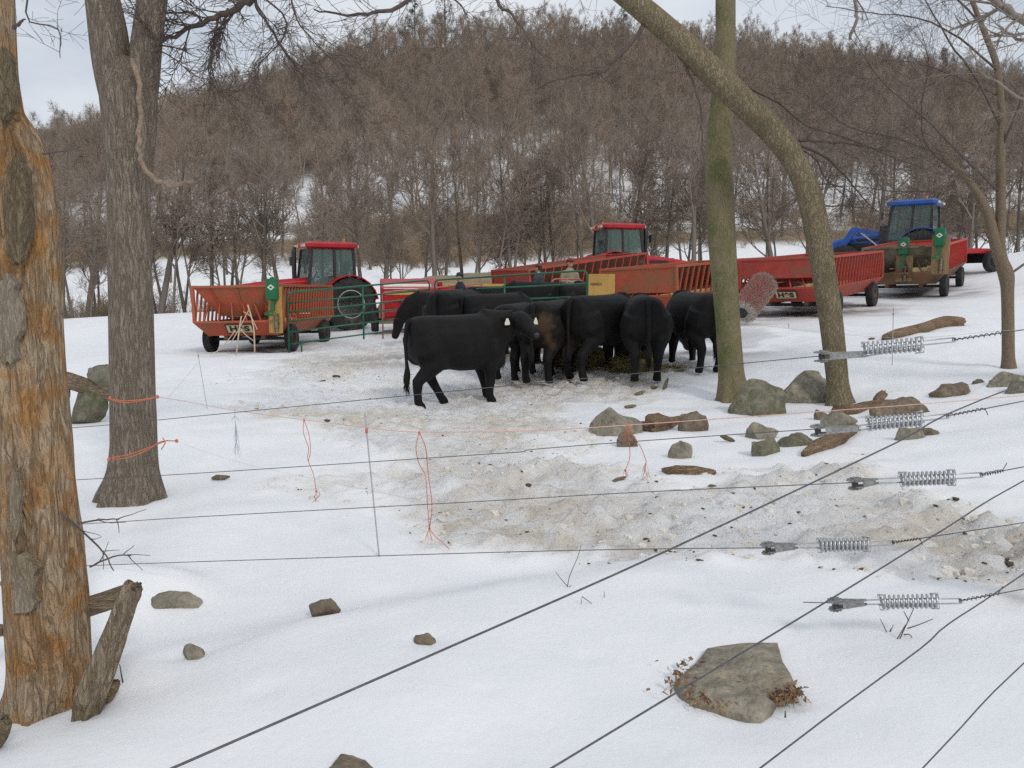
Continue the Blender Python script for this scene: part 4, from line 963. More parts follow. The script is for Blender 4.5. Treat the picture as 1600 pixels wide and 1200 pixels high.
    for j in range(gyn):
        for i in range(gxn):
            vs.append(((-.5 + i / (gxn - 1)) * 2 * hb * 1.1, .35 + (L - .7) * j / (gyn - 1), .52 + .18 * rr.random() + .12 * math.sin(i / (gxn - 1) * math.pi)))
    fd.add(vs, [(j * gxn + i, j * gxn + i + 1, (j + 1) * gxn + i + 1, (j + 1) * gxn + i) for j in range(gyn - 1) for i in range(gxn - 1)])
    obj('hay_load', fd, M_straw, t)
    if sign:
        n_ = Vector((0, -(zt - zb), -.28)).normalized()   # tray end leans out towards the viewer
        pl = obj('sign_plate', MB().box(-.34, .34, -.008, 0, -.145, .145), M_cream, t, (-.02 if sign is True else sign, .14 - .02, (zt + zb) / 2)); pl.rotation_euler = (math.atan2(.28, zt - zb), 0, 0); pl.location = (pl.location.x, .14 - .035, (zt + zb) / 2)
        fr = MB().box(-.36, .36, -.012, -.009, .125, .15).box(-.36, .36, -.012, -.009, -.15, -.125).box(-.36, -.335, -.012, -.009, -.124, .124).box(.335, .36, -.012, -.009, -.124, .124); obj('sign_border', fr, M_dark, pl)
        lt = obj('lettering', text_mesh('H&S', .30, .003, .014), M_dark, pl, (0, -.012, 0), (R(90), 0, 0)); lt.scale = (.98, .78, 1)
        if sign is not True: pl.scale = (.8, 1, .9)
    return t
wl = at(442, 441, 20.7); W_left = feeder_wagon('faded orange-red feeder wagon at the far left, end on, with hidden tongue', (wl.x, 20.7), 2, L=5.0, paint_=M_redA, Hh=1.78)
wm = at(1062, 440, 20.4); W_mid = feeder_wagon('orange-red feeder wagon behind the cattle, solid end panel facing left', (wm.x, 20.4), 42, paint_=M_redA, Hh=1.6, sign=False, end_solid=.66)
wh = at(1299, 420, 20.3); W_hs = feeder_wagon('bright red feeder wagon with clear black letters on a cream plate, behind the leaning trunk', (wh.x, 20.3), 38, paint_=M_redC, Hh=1.62, sign=.06, end_solid=.5)
wb = at(1476, 420, 25.0); W_br = feeder_wagon('feeder wagon with weathered brown end and red slatted side, farthest right', (wb.x, 25.0), 36, paint_=M_redB, end_paint=M_weath, tray_paint=M_brown, Hh=1.68, sign=False, side_solid=.42)
wk = at(834, 425, 27.0); W_bk = feeder_wagon('slatted red feeder wagon behind the two men, side on', (wk.x, 27.0), 57, paint_=M_redC, Hh=1.75, sign=False, end_solid=.6, nbar=15)
# yellow board on the pen corner by the wagon behind the cattle
p = at(940, 446, 19.95); o = thing('yellow_board', 'yellow plywood board with faint dark print, at the corner of the pen', 'board', p, (0, 0, R(-6)))
obj('sheet', MB().box(-.33, .33, -.012, .012, -.285, .285), M_ply, o, bevel=.004)
lt = obj('lettering', text_mesh('AMMEX', .085, .002, .004), M_brown, o, (-.14, -.0145, .03), (R(90), 0, 0))
obj('post', MB().box(-.04, .04, .014, .10, hz(p.x, p.y) - p.z - .1, .24), M_plank, o)

def oiler(label, px, Y, zt, parent_th, board=M_ply, wd=.36, bh=1.2):
    p = at(px, 450, Y); t = thing('cattle_oiler', label, 'cattle oiler', (p.x, Y, zt), (0, 0, -R(parent_th)), 'cattle oilers on the wagons')
    for s in (-1, 1): obj('board', MB().box(s * wd / 4 - wd / 4 + .003, s * wd / 4 + wd / 4 - .003, -.02, .02, -bh, 0), board, t, bevel=.005)
    tk = MB(); tk.box(-.15, .15, -.20, -.022, -.34, .20); tank = obj('tank', tk, M_greenT, t, (-.03, 0, 0), bevel=.02)
    obj('tank_cap', MB().tube([(0, -.11, .20), (0, -.11, .235)], .05, 10), M_greenT, tank)
    d = .075; dm = MB().add([(-d * 1.25, -.2015, -.02), (0, -.2015, -.02 - d), (d * 1.25, -.2015, -.02), (0, -.2015, -.02 + d), (-d * 1.25, -.205, -.02), (0, -.205, -.02 - d), (d * 1.25, -.205, -.02), (0, -.205, -.02 + d)], [(4, 5, 6, 7), (0, 1, 5, 4), (1, 2, 6, 5), (2, 3, 7, 6), (3, 0, 4, 7)]); obj('diamond_badge', dm, M_white, tank)
    e = d * .45; dm = MB().add([(-e * 1.25, -.207, -.02), (0, -.207, -.02 - e), (e * 1.25, -.207, -.02), (0, -.207, -.02 + e)], [(0, 1, 2, 3)]); obj('badge_mark', dm, M_greenT, tank)
    obj('pump_arm', MB().bar((-.02, -.10, -.34), (-.02, -.14, -.62), .09, .09).bar((-.02, -.14, -.60), (-.20, -.22, -.70), .06, .05).bar((-.2, -.22, -.7), (.05, -.2, -.74), .05, .05), M_greenT, t)
    br = MB(); rr = random.Random(int(px)); br.tube([(.04, -.07, -.70), (.04, -.07, -bh + .02)], .035, 8)
    for k in range(420):
        z_ = rr.uniform(-bh + .02, -.68); a = rr.uniform(0, 6.28); l = rr.uniform(.09, .13); q = Vector((.04, -.07, z_)); e_ = Vector((math.cos(a), math.sin(a), rr.uniform(-.3, .1))) * l; nn = Vector((-math.sin(a), math.cos(a), 0)) * .008
        br.add([q - nn, q + nn, q + e_], [(0, 1, 2)])
    obj('bristle_brush', br, mk('dirty_bristle', (.55, .50, .40), (.06, .055, .05), 40, .9), t)
    return t
oiler('green cattle oiler on yellow boards at the corner of the far left wagon', 429, 20.45, hz(-6.1, 20.5) + 1.72, 2)
oiler('green cattle oiler on brown planks, left one on the weathered wagon', 1411, 25.75, hz(12.7, 25.7) + 1.75, 36, M_plank, .5)
oiler('green cattle oiler on brown planks, right one on the weathered wagon', 1466, 24.75, hz(13.5, 25) + 1.95, 36, M_plank, .5)
# big round brush
bt = thing('rotary_brush', 'large round pink and white bristle brush standing tilted against the wagons', 'brush', (0, 0, 0))
A, B = at(1160, 488, 19.3), at(1196, 442, 20.0); bt.location = A
core = MB().tube([Vector((0, 0, 0)) - (B - A).normalized() * .06, (B - A) * 1.05], .13, 14); obj('core', core, M_dark, bt, smooth=True)
bm_ = [MB(), MB()]; rr = random.Random(8); d = (B - A); dn = d.normalized(); u_ = dn.orthogonal().normalized(); v_ = dn.cross(u_)
for k in range(9000):
    t_ = rr.random(); a = rr.uniform(0, 6.283); rad_ = u_ * math.cos(a) + v_ * math.sin(a); l = .335 * rr.uniform(.92, 1.06); q = d * t_ + rad_ * .12; tip = d * t_ + rad_ * l + rnd_dir(rr) * .02; nn = dn.cross(rad_) * .006
    bm_[1 if (rr.random() < .5 + .3 * math.cos(a + 2.2) or t_ < .05 or t_ > .9) else 0].add([q - nn, q + nn, tip + nn * .6, tip - nn * .6], [(0, 1, 2, 3)])
obj('pink_bristles', bm_[0], mk('pink_bristle', (.74, .40, .36), (.62, .25, .22), 20, .8), bt); obj('white_bristles', bm_[1], mk('white_bristle', (.66, .60, .52), (.5, .42, .36), 20, .8), bt)

def tractor(label, loc, rz, paint_, s=1.0, loader=False, group='tractors behind the wagons', lights=True):
    t = thing('tractor', label, 'tractor', loc, (0, 0, rz), group); t.scale = (s, s, s)
    RX = -.42        # rear axle
    obj('chassis', MB().box(-.8, 3.0, -.28, .28, .62, 1.0), M_dark, t, bevel=.03)
    hd = MB(); secs = []
    for x_, w_, zb_, zt_ in [(.86, .42, 1.0, 1.86), (1.6, .41, 1.0, 1.80), (2.5, .39, 1.0, 1.70), (3.15, .36, 1.02, 1.60), (3.32, .31, 1.08, 1.48)]:
        secs.append([Vector((x_, -w_, zb_)), Vector((x_, w_, zb_)), Vector((x_, w_, zt_ - .12)), Vector((x_, w_ * .72, zt_)), Vector((x_, -w_ * .72, zt_)), Vector((x_, -w_, zt_ - .12))])
    hood = obj('hood', hd.loft(secs), paint_, t, bevel=.012)
    for s_ in (-1, 1):
        obj('side_grille', MB().box(1.5, 2.9, *sorted((s_ * .40, s_ * .425)), 1.12, 1.42), M_dark, hood); obj('headlight', MB().box(3.27, 3.335, s_ * .2 - .07, s_ * .2 + .07, 1.30, 1.42), M_white, hood)
        obj('hood_stripe', MB().box(.95, 2.2, *sorted((s_ * .413, s_ * .43)), 1.50, 1.60), M_dark, hood)
    obj('front_grille', MB().box(3.25, 3.33, -.25, .25, 1.02, 1.28), M_dark, t)
    obj('front_weight', MB().box(3.1, 3.6, -.35, .35, .62, .98), paint_, t, bevel=.04)
    obj('front_axle', MB().bar((2.55, -.85, .66), (2.55, .85, .66), .16), M_dark, t); obj('rear_axle', MB().bar((RX, -.9, .92), (RX, .9, .92), .26), M_dark, t)
    for s_ in (-1, 1):
        wheel(t, RX, s_ * .92, .92, .50, M_rimr, 20, 'y', s_); wheel(t, 2.55, s_ * .88, .66, .40, M_rimr, 18, 'y', s_)
        fe = MB(); secs = []
        for k in range(9):
            a = R(20 + 150 * k / 8); r0, r1 = .99, 1.03; cc = Vector((math.cos(a), 0, math.sin(a)))
            y0, y1 = sorted((s_ * .62, s_ * 1.14)); base = Vector((RX, 0, .92))
            secs.append([base + cc * r0 + Vector((0, y0, 0)), base + cc * r0 + Vector((0, y1, 0)), base + cc * r1 + Vector((0, y1, 0)), base + cc * r1 + Vector((0, y0, 0))])
        obj('fender', fe.loft(secs), paint_, t, smooth=False)
        obj('fender_skirt', MB().box(-1.1, .9, *sorted((s_ * .60, s_ * .64)), 1.15, 1.70), paint_, t)
        obj('step', MB().box(.95, 1.35, *sorted((s_ * .5, s_ * .95)), .55, .6).box(.95, 1.3, *sorted((s_ * .5, s_ * .85)), .85, .9), M_dark, t)
        obj('mirror', MB().bar((.95, s_ * .72, 2.55), (1.1, s_ * 1.02, 2.5), .025).box(1.08, 1.12, s_ * 1.06 - .1, s_ * 1.06 + .1, 2.3, 2.6), M_dark, t)
    # cab
    zc, zr = 1.45, 2.86; b0, b1, t0, t1 = -.72, .98, -.66, .80; hwb, hwt = .76, .70
    obj('cab_floor', MB().box(-.7, .95, -.58, .58, 1.2, zc), M_dark, t)
    cor = {}
    for nm, xb, xt in (('r', b0, t0), ('m', .05, .02), ('f', b1, t1)):
        for s_ in (-1, 1):
            cor[nm, s_] = (Vector((xb, s_ * hwb, zc)), Vector((xt, s_ * hwt, zr))); obj('cab_pillar', MB().bar(*cor[nm, s_], .085, .085), M_dark, t)
    for s_ in (-1, 1):
        for a_, b_ in (('r', 'm'), ('m', 'f')): obj('side_window', slab4(MB(), cor[a_, s_][0], cor[b_, s_][0], cor[b_, s_][1], cor[a_, s_][1], .01), M_glass, t)
        obj('sill', MB().bar(cor['r', s_][0], cor['f', s_][0], .07, .10), M_dark, t); obj('door_handle', MB().box(.12, .26, *sorted((s_ * .77, s_ * .80)), 1.85, 1.9), M_dark, t)
    obj('windscreen', slab4(MB(), cor['f', -1][0], cor['f', 1][0], cor['f', 1][1], cor['f', -1][1], .01), M_glass, t); obj('rear_window', slab4(MB(), cor['r', -1][0], cor['r', 1][0], cor['r', 1][1], cor['r', -1][1], .01), M_glass, t)
    rf = MB(); secs = []
    for z_, g in ((zr - .02, .0), (zr + .04, .09), (zr + .16, .09), (zr + .23, -.02)):
        x0, x1, y_ = t0 - .10 - g, t1 + .14 + g, hwt + .04 + g; k = .14
        secs.append([Vector(v) for v in ((x0 + k, -y_, z_), (x1 - k, -y_, z_), (x1, -y_ + k, z_), (x1, y_ - k, z_), (x1 - k, y_, z_), (x0 + k, y_, z_), (x0, y_ - k, z_), (x0, -y_ + k, z_))])
    roof = obj('roof', rf.loft(secs), paint_, t, bevel=.01)
    for x_, sg in ((t1 + .235, 1), (t0 - .195, -1)):
        for y_ in (-.58, -.3, .3, .58):
            obj('work_lamp', MB().box(*sorted((x_, x_ + sg * .03)), y_ - .09, y_ + .09, zr + .05, zr + .14), M_white if abs(y_) > .4 else M_cream, roof)
    obj('beacon', MB().tube([(-.4, .5, zr + .22), (-.4, .5, zr + .36)], .05, 10), mk('amber_lamp', (.7, .22, .02), None, 3, .3), roof)
    st = MB().box(-.5, 0, -.27, .27, zc + .1, zc + .35); st.hexa([Vector(v) for v in ((-.62, -.26, zc + .3), (-.45, -.26, zc + .3), (-.45, .26, zc + .3), (-.62, .26, zc + .3), (-.72, -.22, zc + 1.0), (-.58, -.22, zc + 1.0), (-.58, .22, zc + 1.0), (-.72, .22, zc + 1.0))]); obj('seat', st, M_dark, t, bevel=.04)
    sw = MB(); sw.tube([(.42 + .05 * math.sin(a), .2 * math.cos(a), zc + .62 + .19 * math.sin(a)) for a in [2 * math.pi * k / 16 for k in range(17)]], .016, 6); sw.bar((.44, 0, zc + .62), (.75, 0, zc), .05); obj('steering_wheel', sw, M_dark, t)
    obj('dashboard', MB().box(.62, .92, -.3, .3, zc, zc + .42), M_dark, t, bevel=.04)
    obj('exhaust', MB().tube([(1.12, -.52, 1.5), (1.12, -.52, 1.8), (1.12, -.52, 2.75), (1.08, -.52, 2.95)], [.05, .085, .085, .05], 12), M_dark, t, smooth=True)
    obj('hitch', MB().bar((-.8, 0, .55), (-1.5, 0, .5), .12), M_dark, t)
    if loader:
        for s_ in (-1, 1):
            obj('loader_arm', MB().bar((1.05, s_ * .62, 1.75), (2.3, s_ * .62, 2.0), .09, .16).bar((2.25, s_ * .62, 2.03), (2.75, s_ * .62, 1.25), .10, .26), paint_, t)
            obj('loader_ram', MB().bar((1.2, s_ * .62, 1.2), (2.0, s_ * .62, 1.85), .05), M_steel, t); obj('loader_post', MB().box(1.0, 1.25, *sorted((s_ * .54, s_ * .70)), .9, 2.1), M_dark, t)
        bk = MB(); bk.hexa([Vector(v) for v in ((2.75, -1.0, .75), (3.4, -1.0, .7), (3.4, 1.0, .7), (2.75, 1.0, .75), (2.7, -1.0, 1.3), (2.8, -1.0, 1.3), (2.8, 1.0, 1.3), (2.7, 1.0, 1.3))]); obj('bucket', bk, M_dark, t)
    return t
tl = at(516, 476, 29.2); tractor('dark red tractor with cab, nose hidden behind the far left wagon', (tl.x, 29.2, hz(tl.x, 29.2)), R(180 + 30), M_redT, 1.02)
tm = at(962, 380, 33.5); tractor('red tractor with cab facing right, behind the middle wagons', (tm.x, 33.5, hz(tm.x, 33.5) - .28), R(14), M_redT, 1.0)
tb = at(1430, 390, 33.0); tractor('blue tractor with front loader behind the weathered wagon', (tb.x, 33.0, hz(tb.x, 33.0)), R(180 - 38), M_blue, 1.0, True)

# low trailer peeking out behind the weathered wagon
p = at(1517, 425, 32.0); t = thing('low_trailer', 'low red trailer with one dark wheel showing, right of the weathered wagon', 'trailer', (p.x, 32.0, hz(p.x, 32.0)), (0, 0, R(20)))
obj('bed', MB().box(-2.2, .35, -.8, .8, .72, .92), M_redT, t, bevel=.02); obj('axle', MB().bar((0, -.9, .42), (0, .9, .42), .1), M_dark, t); obj('bracket', MB().box(-.1, .1, -.7, .7, .42, .73), M_dark, t)
for s_ in (-1, 1): wheel(t, 0, s_ * .92, .42, .28, M_dark, 0, 'y', s_)
obj('tail_lamp', MB().box(.35, .39, -.7, -.5, .76, .88), mk('red_lens', (.6, .02, .02), None, 3, .3), t); obj('drawbar', MB().bar((-2.2, 0, .7), (-3.4, 0, .55), .1), M_dark, t)

# hay machine in the pen, and a long low mower beside it
p = at(640, 505, 26.6); bl = thing('hay_baler', 'red hay baler with white side panel standing behind the green gate', 'baler', (p.x, 26.6, hz(p.x, 26.6)), (0, 0, R(10)))
b = MB(); b.loft([[Vector((x_, y_, z_)) for y_, z_ in ((-.75, .45), (.9, .45), (.9, 1.55), (.2, 1.78), (-.75, 1.45))] for x_ in (-.95, .95)]); obj('body', b, M_redT, bl, bevel=.03)
obj('side_panel', MB().box(-.85, .75, -.80, -.755, 1.02, 1.36), M_redT, bl, bevel=.01); obj('white_strip', slab4(MB(), (-.85, -.765, 1.44), (.7, -.765, 1.44), (.7, -.35, 1.595), (-.85, -.35, 1.595), -.012), M_white, bl)
obj('yellow_strip', MB().box(-.8, .2, -.83, -.802, 1.24, 1.32), mk('faded_yellow', (.55, .40, .08), None, 9, .7), bl); obj('end_plate', MB().box(.955, 1.05, -.80, .8, .6, 1.66), M_redT, bl, bevel=.02)
for k in range(3): obj('guard_bar', MB().box(-.9 + .62 * k, -.84 + .62 * k, -.84, -.78, .5, 1.02), M_rim, bl)
obj('lower_guard', MB().box(-.9, .9, -.82, -.76, .55, .72), M_redT, bl)
for s_ in (-1, 1): wheel(bl, s_ * 1.15, .1, .40, .26, M_rim, 0, 'x', s_)
obj('axle', MB().bar((-1.1, .1, .4), (1.1, .1, .4), .1), M_dark, bl)
p = at(735, 470, 28.0); mw = thing('hay_mower', 'long low red mower with a yellow top edge behind the pen', 'mower', (p.x, 28.0, hz(p.x, 28.0)), (0, 0, R(4)))
obj('deck', MB().loft([[Vector((x_, y_, z_)) for y_, z_ in ((-.7, .35), (.7, .35), (.7, 1.2), (-.2, 1.35), (-.7, 1.1))] for x_ in (-1.75, 1.5)]), M_redT, mw, bevel=.03); obj('top_edge', MB().box(-1.75, 1.4, -.45, -.38, 1.29, 1.37), mk('faded_yellow', (.55, .40, .08)), mw)
obj('end_shield', MB().box(-1.95, -1.76, -.75, .75, .3, 1.42), M_redC, mw, bevel=.03)
for s_ in (-1, 1): wheel(mw, s_ * 1.2, .8, .36, .24, M_rim, 0, 'x', s_)
obj('axle', MB().bar((-1.2, .8, .36), (1.2, .8, .36), .1), M_dark, mw)
# tan earth bank behind the pen
X2, Y2 = np.meshgrid(np.linspace(-6.0, 3.2, 80), np.linspace(29.6, 34.5, 30)); bt_ = np.clip(np.minimum((X2 + 6) / 1.5, (3.2 - X2) / 2.0), 0, 1) * np.clip(np.minimum((Y2 - 29.6) / 1.6, (34.5 - Y2) / 1.6), 0, 1)
Z2 = H(X2, Y2) - .15 + sstep(0, 1, bt_) * (1.62 + .25 * (fbm(X2, Y2, 91, 3) - .5)) + (fbm(X2 * 3, Y2 * 3, 93, 3) - .5) * .10
kind(obj('earth_bank', grid_mesh('earth_bank', X2, Y2, Z2, {}), mk('tan_earth', (.30, .235, .15), (.19, .145, .09), 2.5, .95, .6, 14)), 'structure')

# ------------------------------------------------------------------ pen gates
def gate(label, a, b, h, ys, colour, name='pen_gate', r=.025, legs=True, verts=1):
    a, b = Vector(a), Vector(b); t = thing(name, label, 'gate', a, group='pipe gates of the pen'); d = b - a; up = Vector((0, 0, 1)); k = .14
    dn = Vector((d.x, d.y, d.z)).normalized()
    fr = smooth_pl([Vector((0, 0, .02)), up * (h - k), up * h + dn * k, d + up * h - dn * k, d + up * (h - k), d + up * .02], 1)
    pts = [Vector((0, 0, -.02))] + [up * (h - k) + (up * math.sin(q) + dn * (1 - math.cos(q))) * k for q in [R(90) * i / 5 for i in range(6)]] + [d + up * (h - k) + (up * math.cos(q) - dn * (1 - math.sin(q))) * k for q in [R(90) * i / 5 for i in range(6)]] + [d - up * .02]
    obj('frame', MB().tube(pts, r, 8), colour, t, smooth=True)
    for z_ in ys: obj('rail', MB().tube([up * z_, d + up * z_], r * .85, 8), colour, t, smooth=True)
    for i in range(verts):
        q = d * ((i + 1) / (verts + 1)); obj('upright', MB().tube([q + up * (ys[-1] if not legs else .1), q + up * h], r, 8), colour, t, smooth=True)
    if legs:
        q = dn * .35; obj('foot', MB().tube([q - up * .02, q + up * ys[-1]], r * .9, 8), colour, t, smooth=True)
    return t
gA = GP(452, 550); gB = at(672, 528, 23.7); gB.z = hz(gB.x, 23.7) + .12
gate('green pipe gate left of the cattle, in front of the grazing cow', gA, gB, 1.6, [1.32, 1.08, .84, .56, .24], M_green)
g2 = Vector((gB.x + .17, gB.y - .12, gB.z)); g3 = at(917, 470, 20.0); g3.z = hz(g3.x, 20.0) + .02
gate('green pipe gate running behind the cattle to the yellow board', g2, g3, 1.6, [1.28, .95, .62, .28], M_green)
gR = at(598, 505, 24.6); gR.z = hz(gR.x, 24.6); gS = at(755, 505, 25.2); gS.z = hz(gS.x, 25.2)
gate('pinkish red pipe gate seen through the green gate', gR, gS, 1.45, [1.15, .85, .55, .25], mk('pink_red_pipe', (.45, .16, .15), None, 6, .5), verts=2)
gT = at(862, 470, 23.0); gT.z = hz(gT.x, 23.0); gate('short brown pipe panel in front of the man in the tan coat', gT, gT + Vector((.9, .3, 0)), 1.45, [1.1, .7, .3], mk('pink_red_pipe', (.45, .16, .15)), legs=False)

# ------------------------------------------------------------------ hay on the snow
def hay_pile(label, px, py, w_, h_, seed, mat=M_hay, n=1500):
    p = GP(px, py); rr = random.Random(seed); t = thing('hay_pile', label, 'hay', p, group='hay put out for the cattle')
    hb_ = MB(); bm = bmesh.new(); bmesh.ops.create_icosphere(bm, subdivisions=4, radius=1)
    for v in bm.verts:
        q = mnoise.noise(v.co * 2 + Vector((seed, 0, 0))) * .25 + mnoise.noise(v.co * 7) * .12; v.co = Vector((v.co.x * w_ * (1 + q), v.co.y * w_ * .6 * (1 + q), max(-.05, v.co.z) * h_ * (1 + q * 1.5)))
    me = bpy.data.meshes.new('heap'); bm.to_mesh(me); bm.free(); obj('heap', me, mat, t, smooth=False)
    s_ = MB()
    for k in range(n):
        a, u = rr.uniform(0, 6.28), rr.random() ** .5 * 1.15; q = Vector((math.cos(a) * u * w_, math.sin(a) * u * w_ * .65, h_ * math.sqrt(max(0, 1 - min(1, u) ** 2)) * rr.uniform(.85, 1.1) + .01)); e = rnd_dir(rr); e.z *= .5; e = e * rr.uniform(.05, .16); nn = rnd_dir(rr) * .006
        s_.add([q - e - nn, q - e + nn, q + e + nn, q + e - nn], [(0, 1, 2, 3)])
    st = obj('loose_stalks', s_, mat, t); kind(st, 'stuff')
hay_pile('dark hay heap between the legs of the brown-patched cow and its neighbour', 905, 574, .62, .34, 5)
hay_pile('greenish hay bale piece behind the rear legs of the large right cow', 990, 580, .42, .30, 6, mk('green_hay', (.30, .26, .10), (.15, .13, .055), 16, .95, 1.0, 50))
hay_pile('thin pale straw litter between the two right-most cows', 1035, 578, .5, .05, 7, M_straw, 700)
# ------------------------------------------------------------------ cattle and people
def fuse(mb, voxel, it=4, fac=.5, name='body'):
    me = mb.mesh('tmp'); o = bpy.data.objects.new('tmp', me); C.objects.link(o)
    bm = bmesh.new(); bm.from_mesh(me); bmesh.ops.recalc_face_normals(bm, faces=bm.faces[:]); bm.to_mesh(me); bm.free()
    r = o.modifiers.new('r', 'REMESH'); r.mode = 'VOXEL'; r.voxel_size = voxel
    s = o.modifiers.new('s', 'SMOOTH'); s.iterations = it; s.factor = fac
    dg = bpy.context.evaluated_depsgraph_get(); dg.update(); out_ = bpy.data.meshes.new_from_object(o.evaluated_get(dg)); out_.name = name
    bpy.data.objects.remove(o); bpy.data.meshes.remove(me)
    out_.polygons.foreach_set('use_smooth', [True] * len(out_.polygons)); return out_
def sell(c, a, b, ex, fwd, n=20):       # superellipse ring around centre c, half width a, half height b, facing fwd
    fwd = Vector(fwd).normalized(); side = Vector((0, 0, 1)).cross(fwd); side = side.normalized() if side.length > .01 else Vector((0, 1, 0)); up = fwd.cross(side); r = []
    for k in range(n):
        t = 2 * math.pi * k / n; ct, st_ = math.cos(t), math.sin(t)
        r.append(Vector(c) + side * a * math.copysign(abs(ct) ** (2 / ex), ct) + up * b * math.copysign(abs(st_) ** (2 / ex), st_))
    return r
def cow_mesh(head='down', hd=None, legs=None, seed=0, fat=1.0, skew=0.0):
    m = MB(); rr = random.Random(seed)
    T = [(-.82, 1.06, .10, .13), (-.79, 1.02, .23, .27), (-.68, .99, .30, .345), (-.5, .96, .325, .385), (-.25, .945, .345 * fat, .395), (0, .925, .37 * fat, .42), (.25, .93, .36 * fat, .425), (.45, .945, .315, .41), (.6, .955, .26, .37), (.72, .95, .19, .30), (.79, .95, .10, .17)]
    m.loft([sell((x, 0, z), a, b, 2.5, (1, 0, 0)) for x, z, a, b in T])
    m.ell((.62, 0, .66), (.20, .14, .19)); m.ell((-.60, .17, .84), (.20, .13, .24)); m.ell((-.60, -.17, .84), (.20, .13, .24)); m.ell((-.70, .13, 1.16), (.12, .09, .12)); m.ell((-.70, -.13, 1.16), (.12, .09, .12)); m.ell((.42, 0, 1.29), (.25, .10, .08)); m.ell((-.25, 0, .64), (.22, .14, .11))
    L0 = {'fl': 0, 'fr': 0, 'hl': 0, 'hr': 0}; L0.update(legs or {})
    for k, s in (('fl', 1), ('fr', -1)):
        d = L0[k]; y = s * .17
        m.tube([(.47, s * .20, .98), (.50, s * .215, .78), (.44 + d * .15, s * .18, .60), (.46 + d * .55, y, .37), (.45 + d * .9, y, .20), (.455 + d, y, .10), (.49 + d, y, .05), (.50 + d, y, .0)], [.16, .165, .12, .082, .06, .064, .07, .076], 12)
    for k, s in (('hl', 1), ('hr', -1)):
        d = L0[k]; y = s * .19
        m.tube([(-.62, s * .17, 1.05), (-.56, s * .20, .84), (-.47 + d * .2, s * .215, .66), (-.62 + d * .5, y, .50), (-.71 + d * .7, y * .95, .40), (-.69 + d * .9, y * .95, .22), (-.67 + d, y * .95, .10), (-.63 + d, y * .95, .05), (-.62 + d, y * .95, .0)], [.21, .23, .18, .108, .084, .062, .064, .070, .076], 12)
    if head == 'down':
        nk = [Vector((.50, 0, 1.06)), Vector((.80, 0, .98)), Vector((1.02, skew, .76)), Vector((1.12, skew * 1.5, .60))]; h = Vector(hd or (.35, skew * .5, -1)).normalized()
    else:
        nk = [Vector((.46, 0, 1.08)), Vector((.70, -.02, 1.13)), Vector((.87, -.07, 1.21)), Vector((.95, -.13, 1.27))]; h = Vector(hd or (1, 0, -.3)).normalized()
    m.loft([sell(p, a, b, 2.2, (nk[min(i + 1, 3)] - nk[max(i - 1, 0)])) for i, (p, a, b) in enumerate(zip(nk, (.24, .20, .16, .125), (.36, .29, .21, .16)))])
    hb = nk[3] + h * (.07 if head == 'up' else -.04); side = Vector((0, 0, 1)).cross(h).normalized(); up = h.cross(side)
    m.loft([sell(hb + h * t + up * dz, a, b, 2.3, h) for t, a, b, dz in ((-.08, .09, .09, .03), (0, .135, .135, .02), (.10, .15, .15, .01), (.20, .138, .142, 0), (.32, .108, .118, -.01), (.42, .098, .102, -.015), (.50, .108, .098, -.015), (.55, .09, .08, -.015), (.58, .04, .04, -.015))])
    ears = []
    for s in (-1, 1):
        M = Matrix((side, h, up)).transposed(); e0 = hb + h * .05 + side * s * .12 + up * .07; d = (side * s + up * -.12 - h * .12).normalized(); n_ = h
        w_ = d.cross(n_).normalized(); secs = []
        for t, a in ((0, .03), (.05, .062), (.11, .075), (.18, .055), (.23, .015)):
            secs.append([e0 + d * t + w_ * a * math.cos(q) + n_ * .026 * math.sin(q) for q in [2 * math.pi * k / 10 for k in range(10)]])
        m.loft(secs); ears.append((e0 + d * .13, d, w_, n_))
    return fuse(m, .021, 5), ears, hb, h, side, up
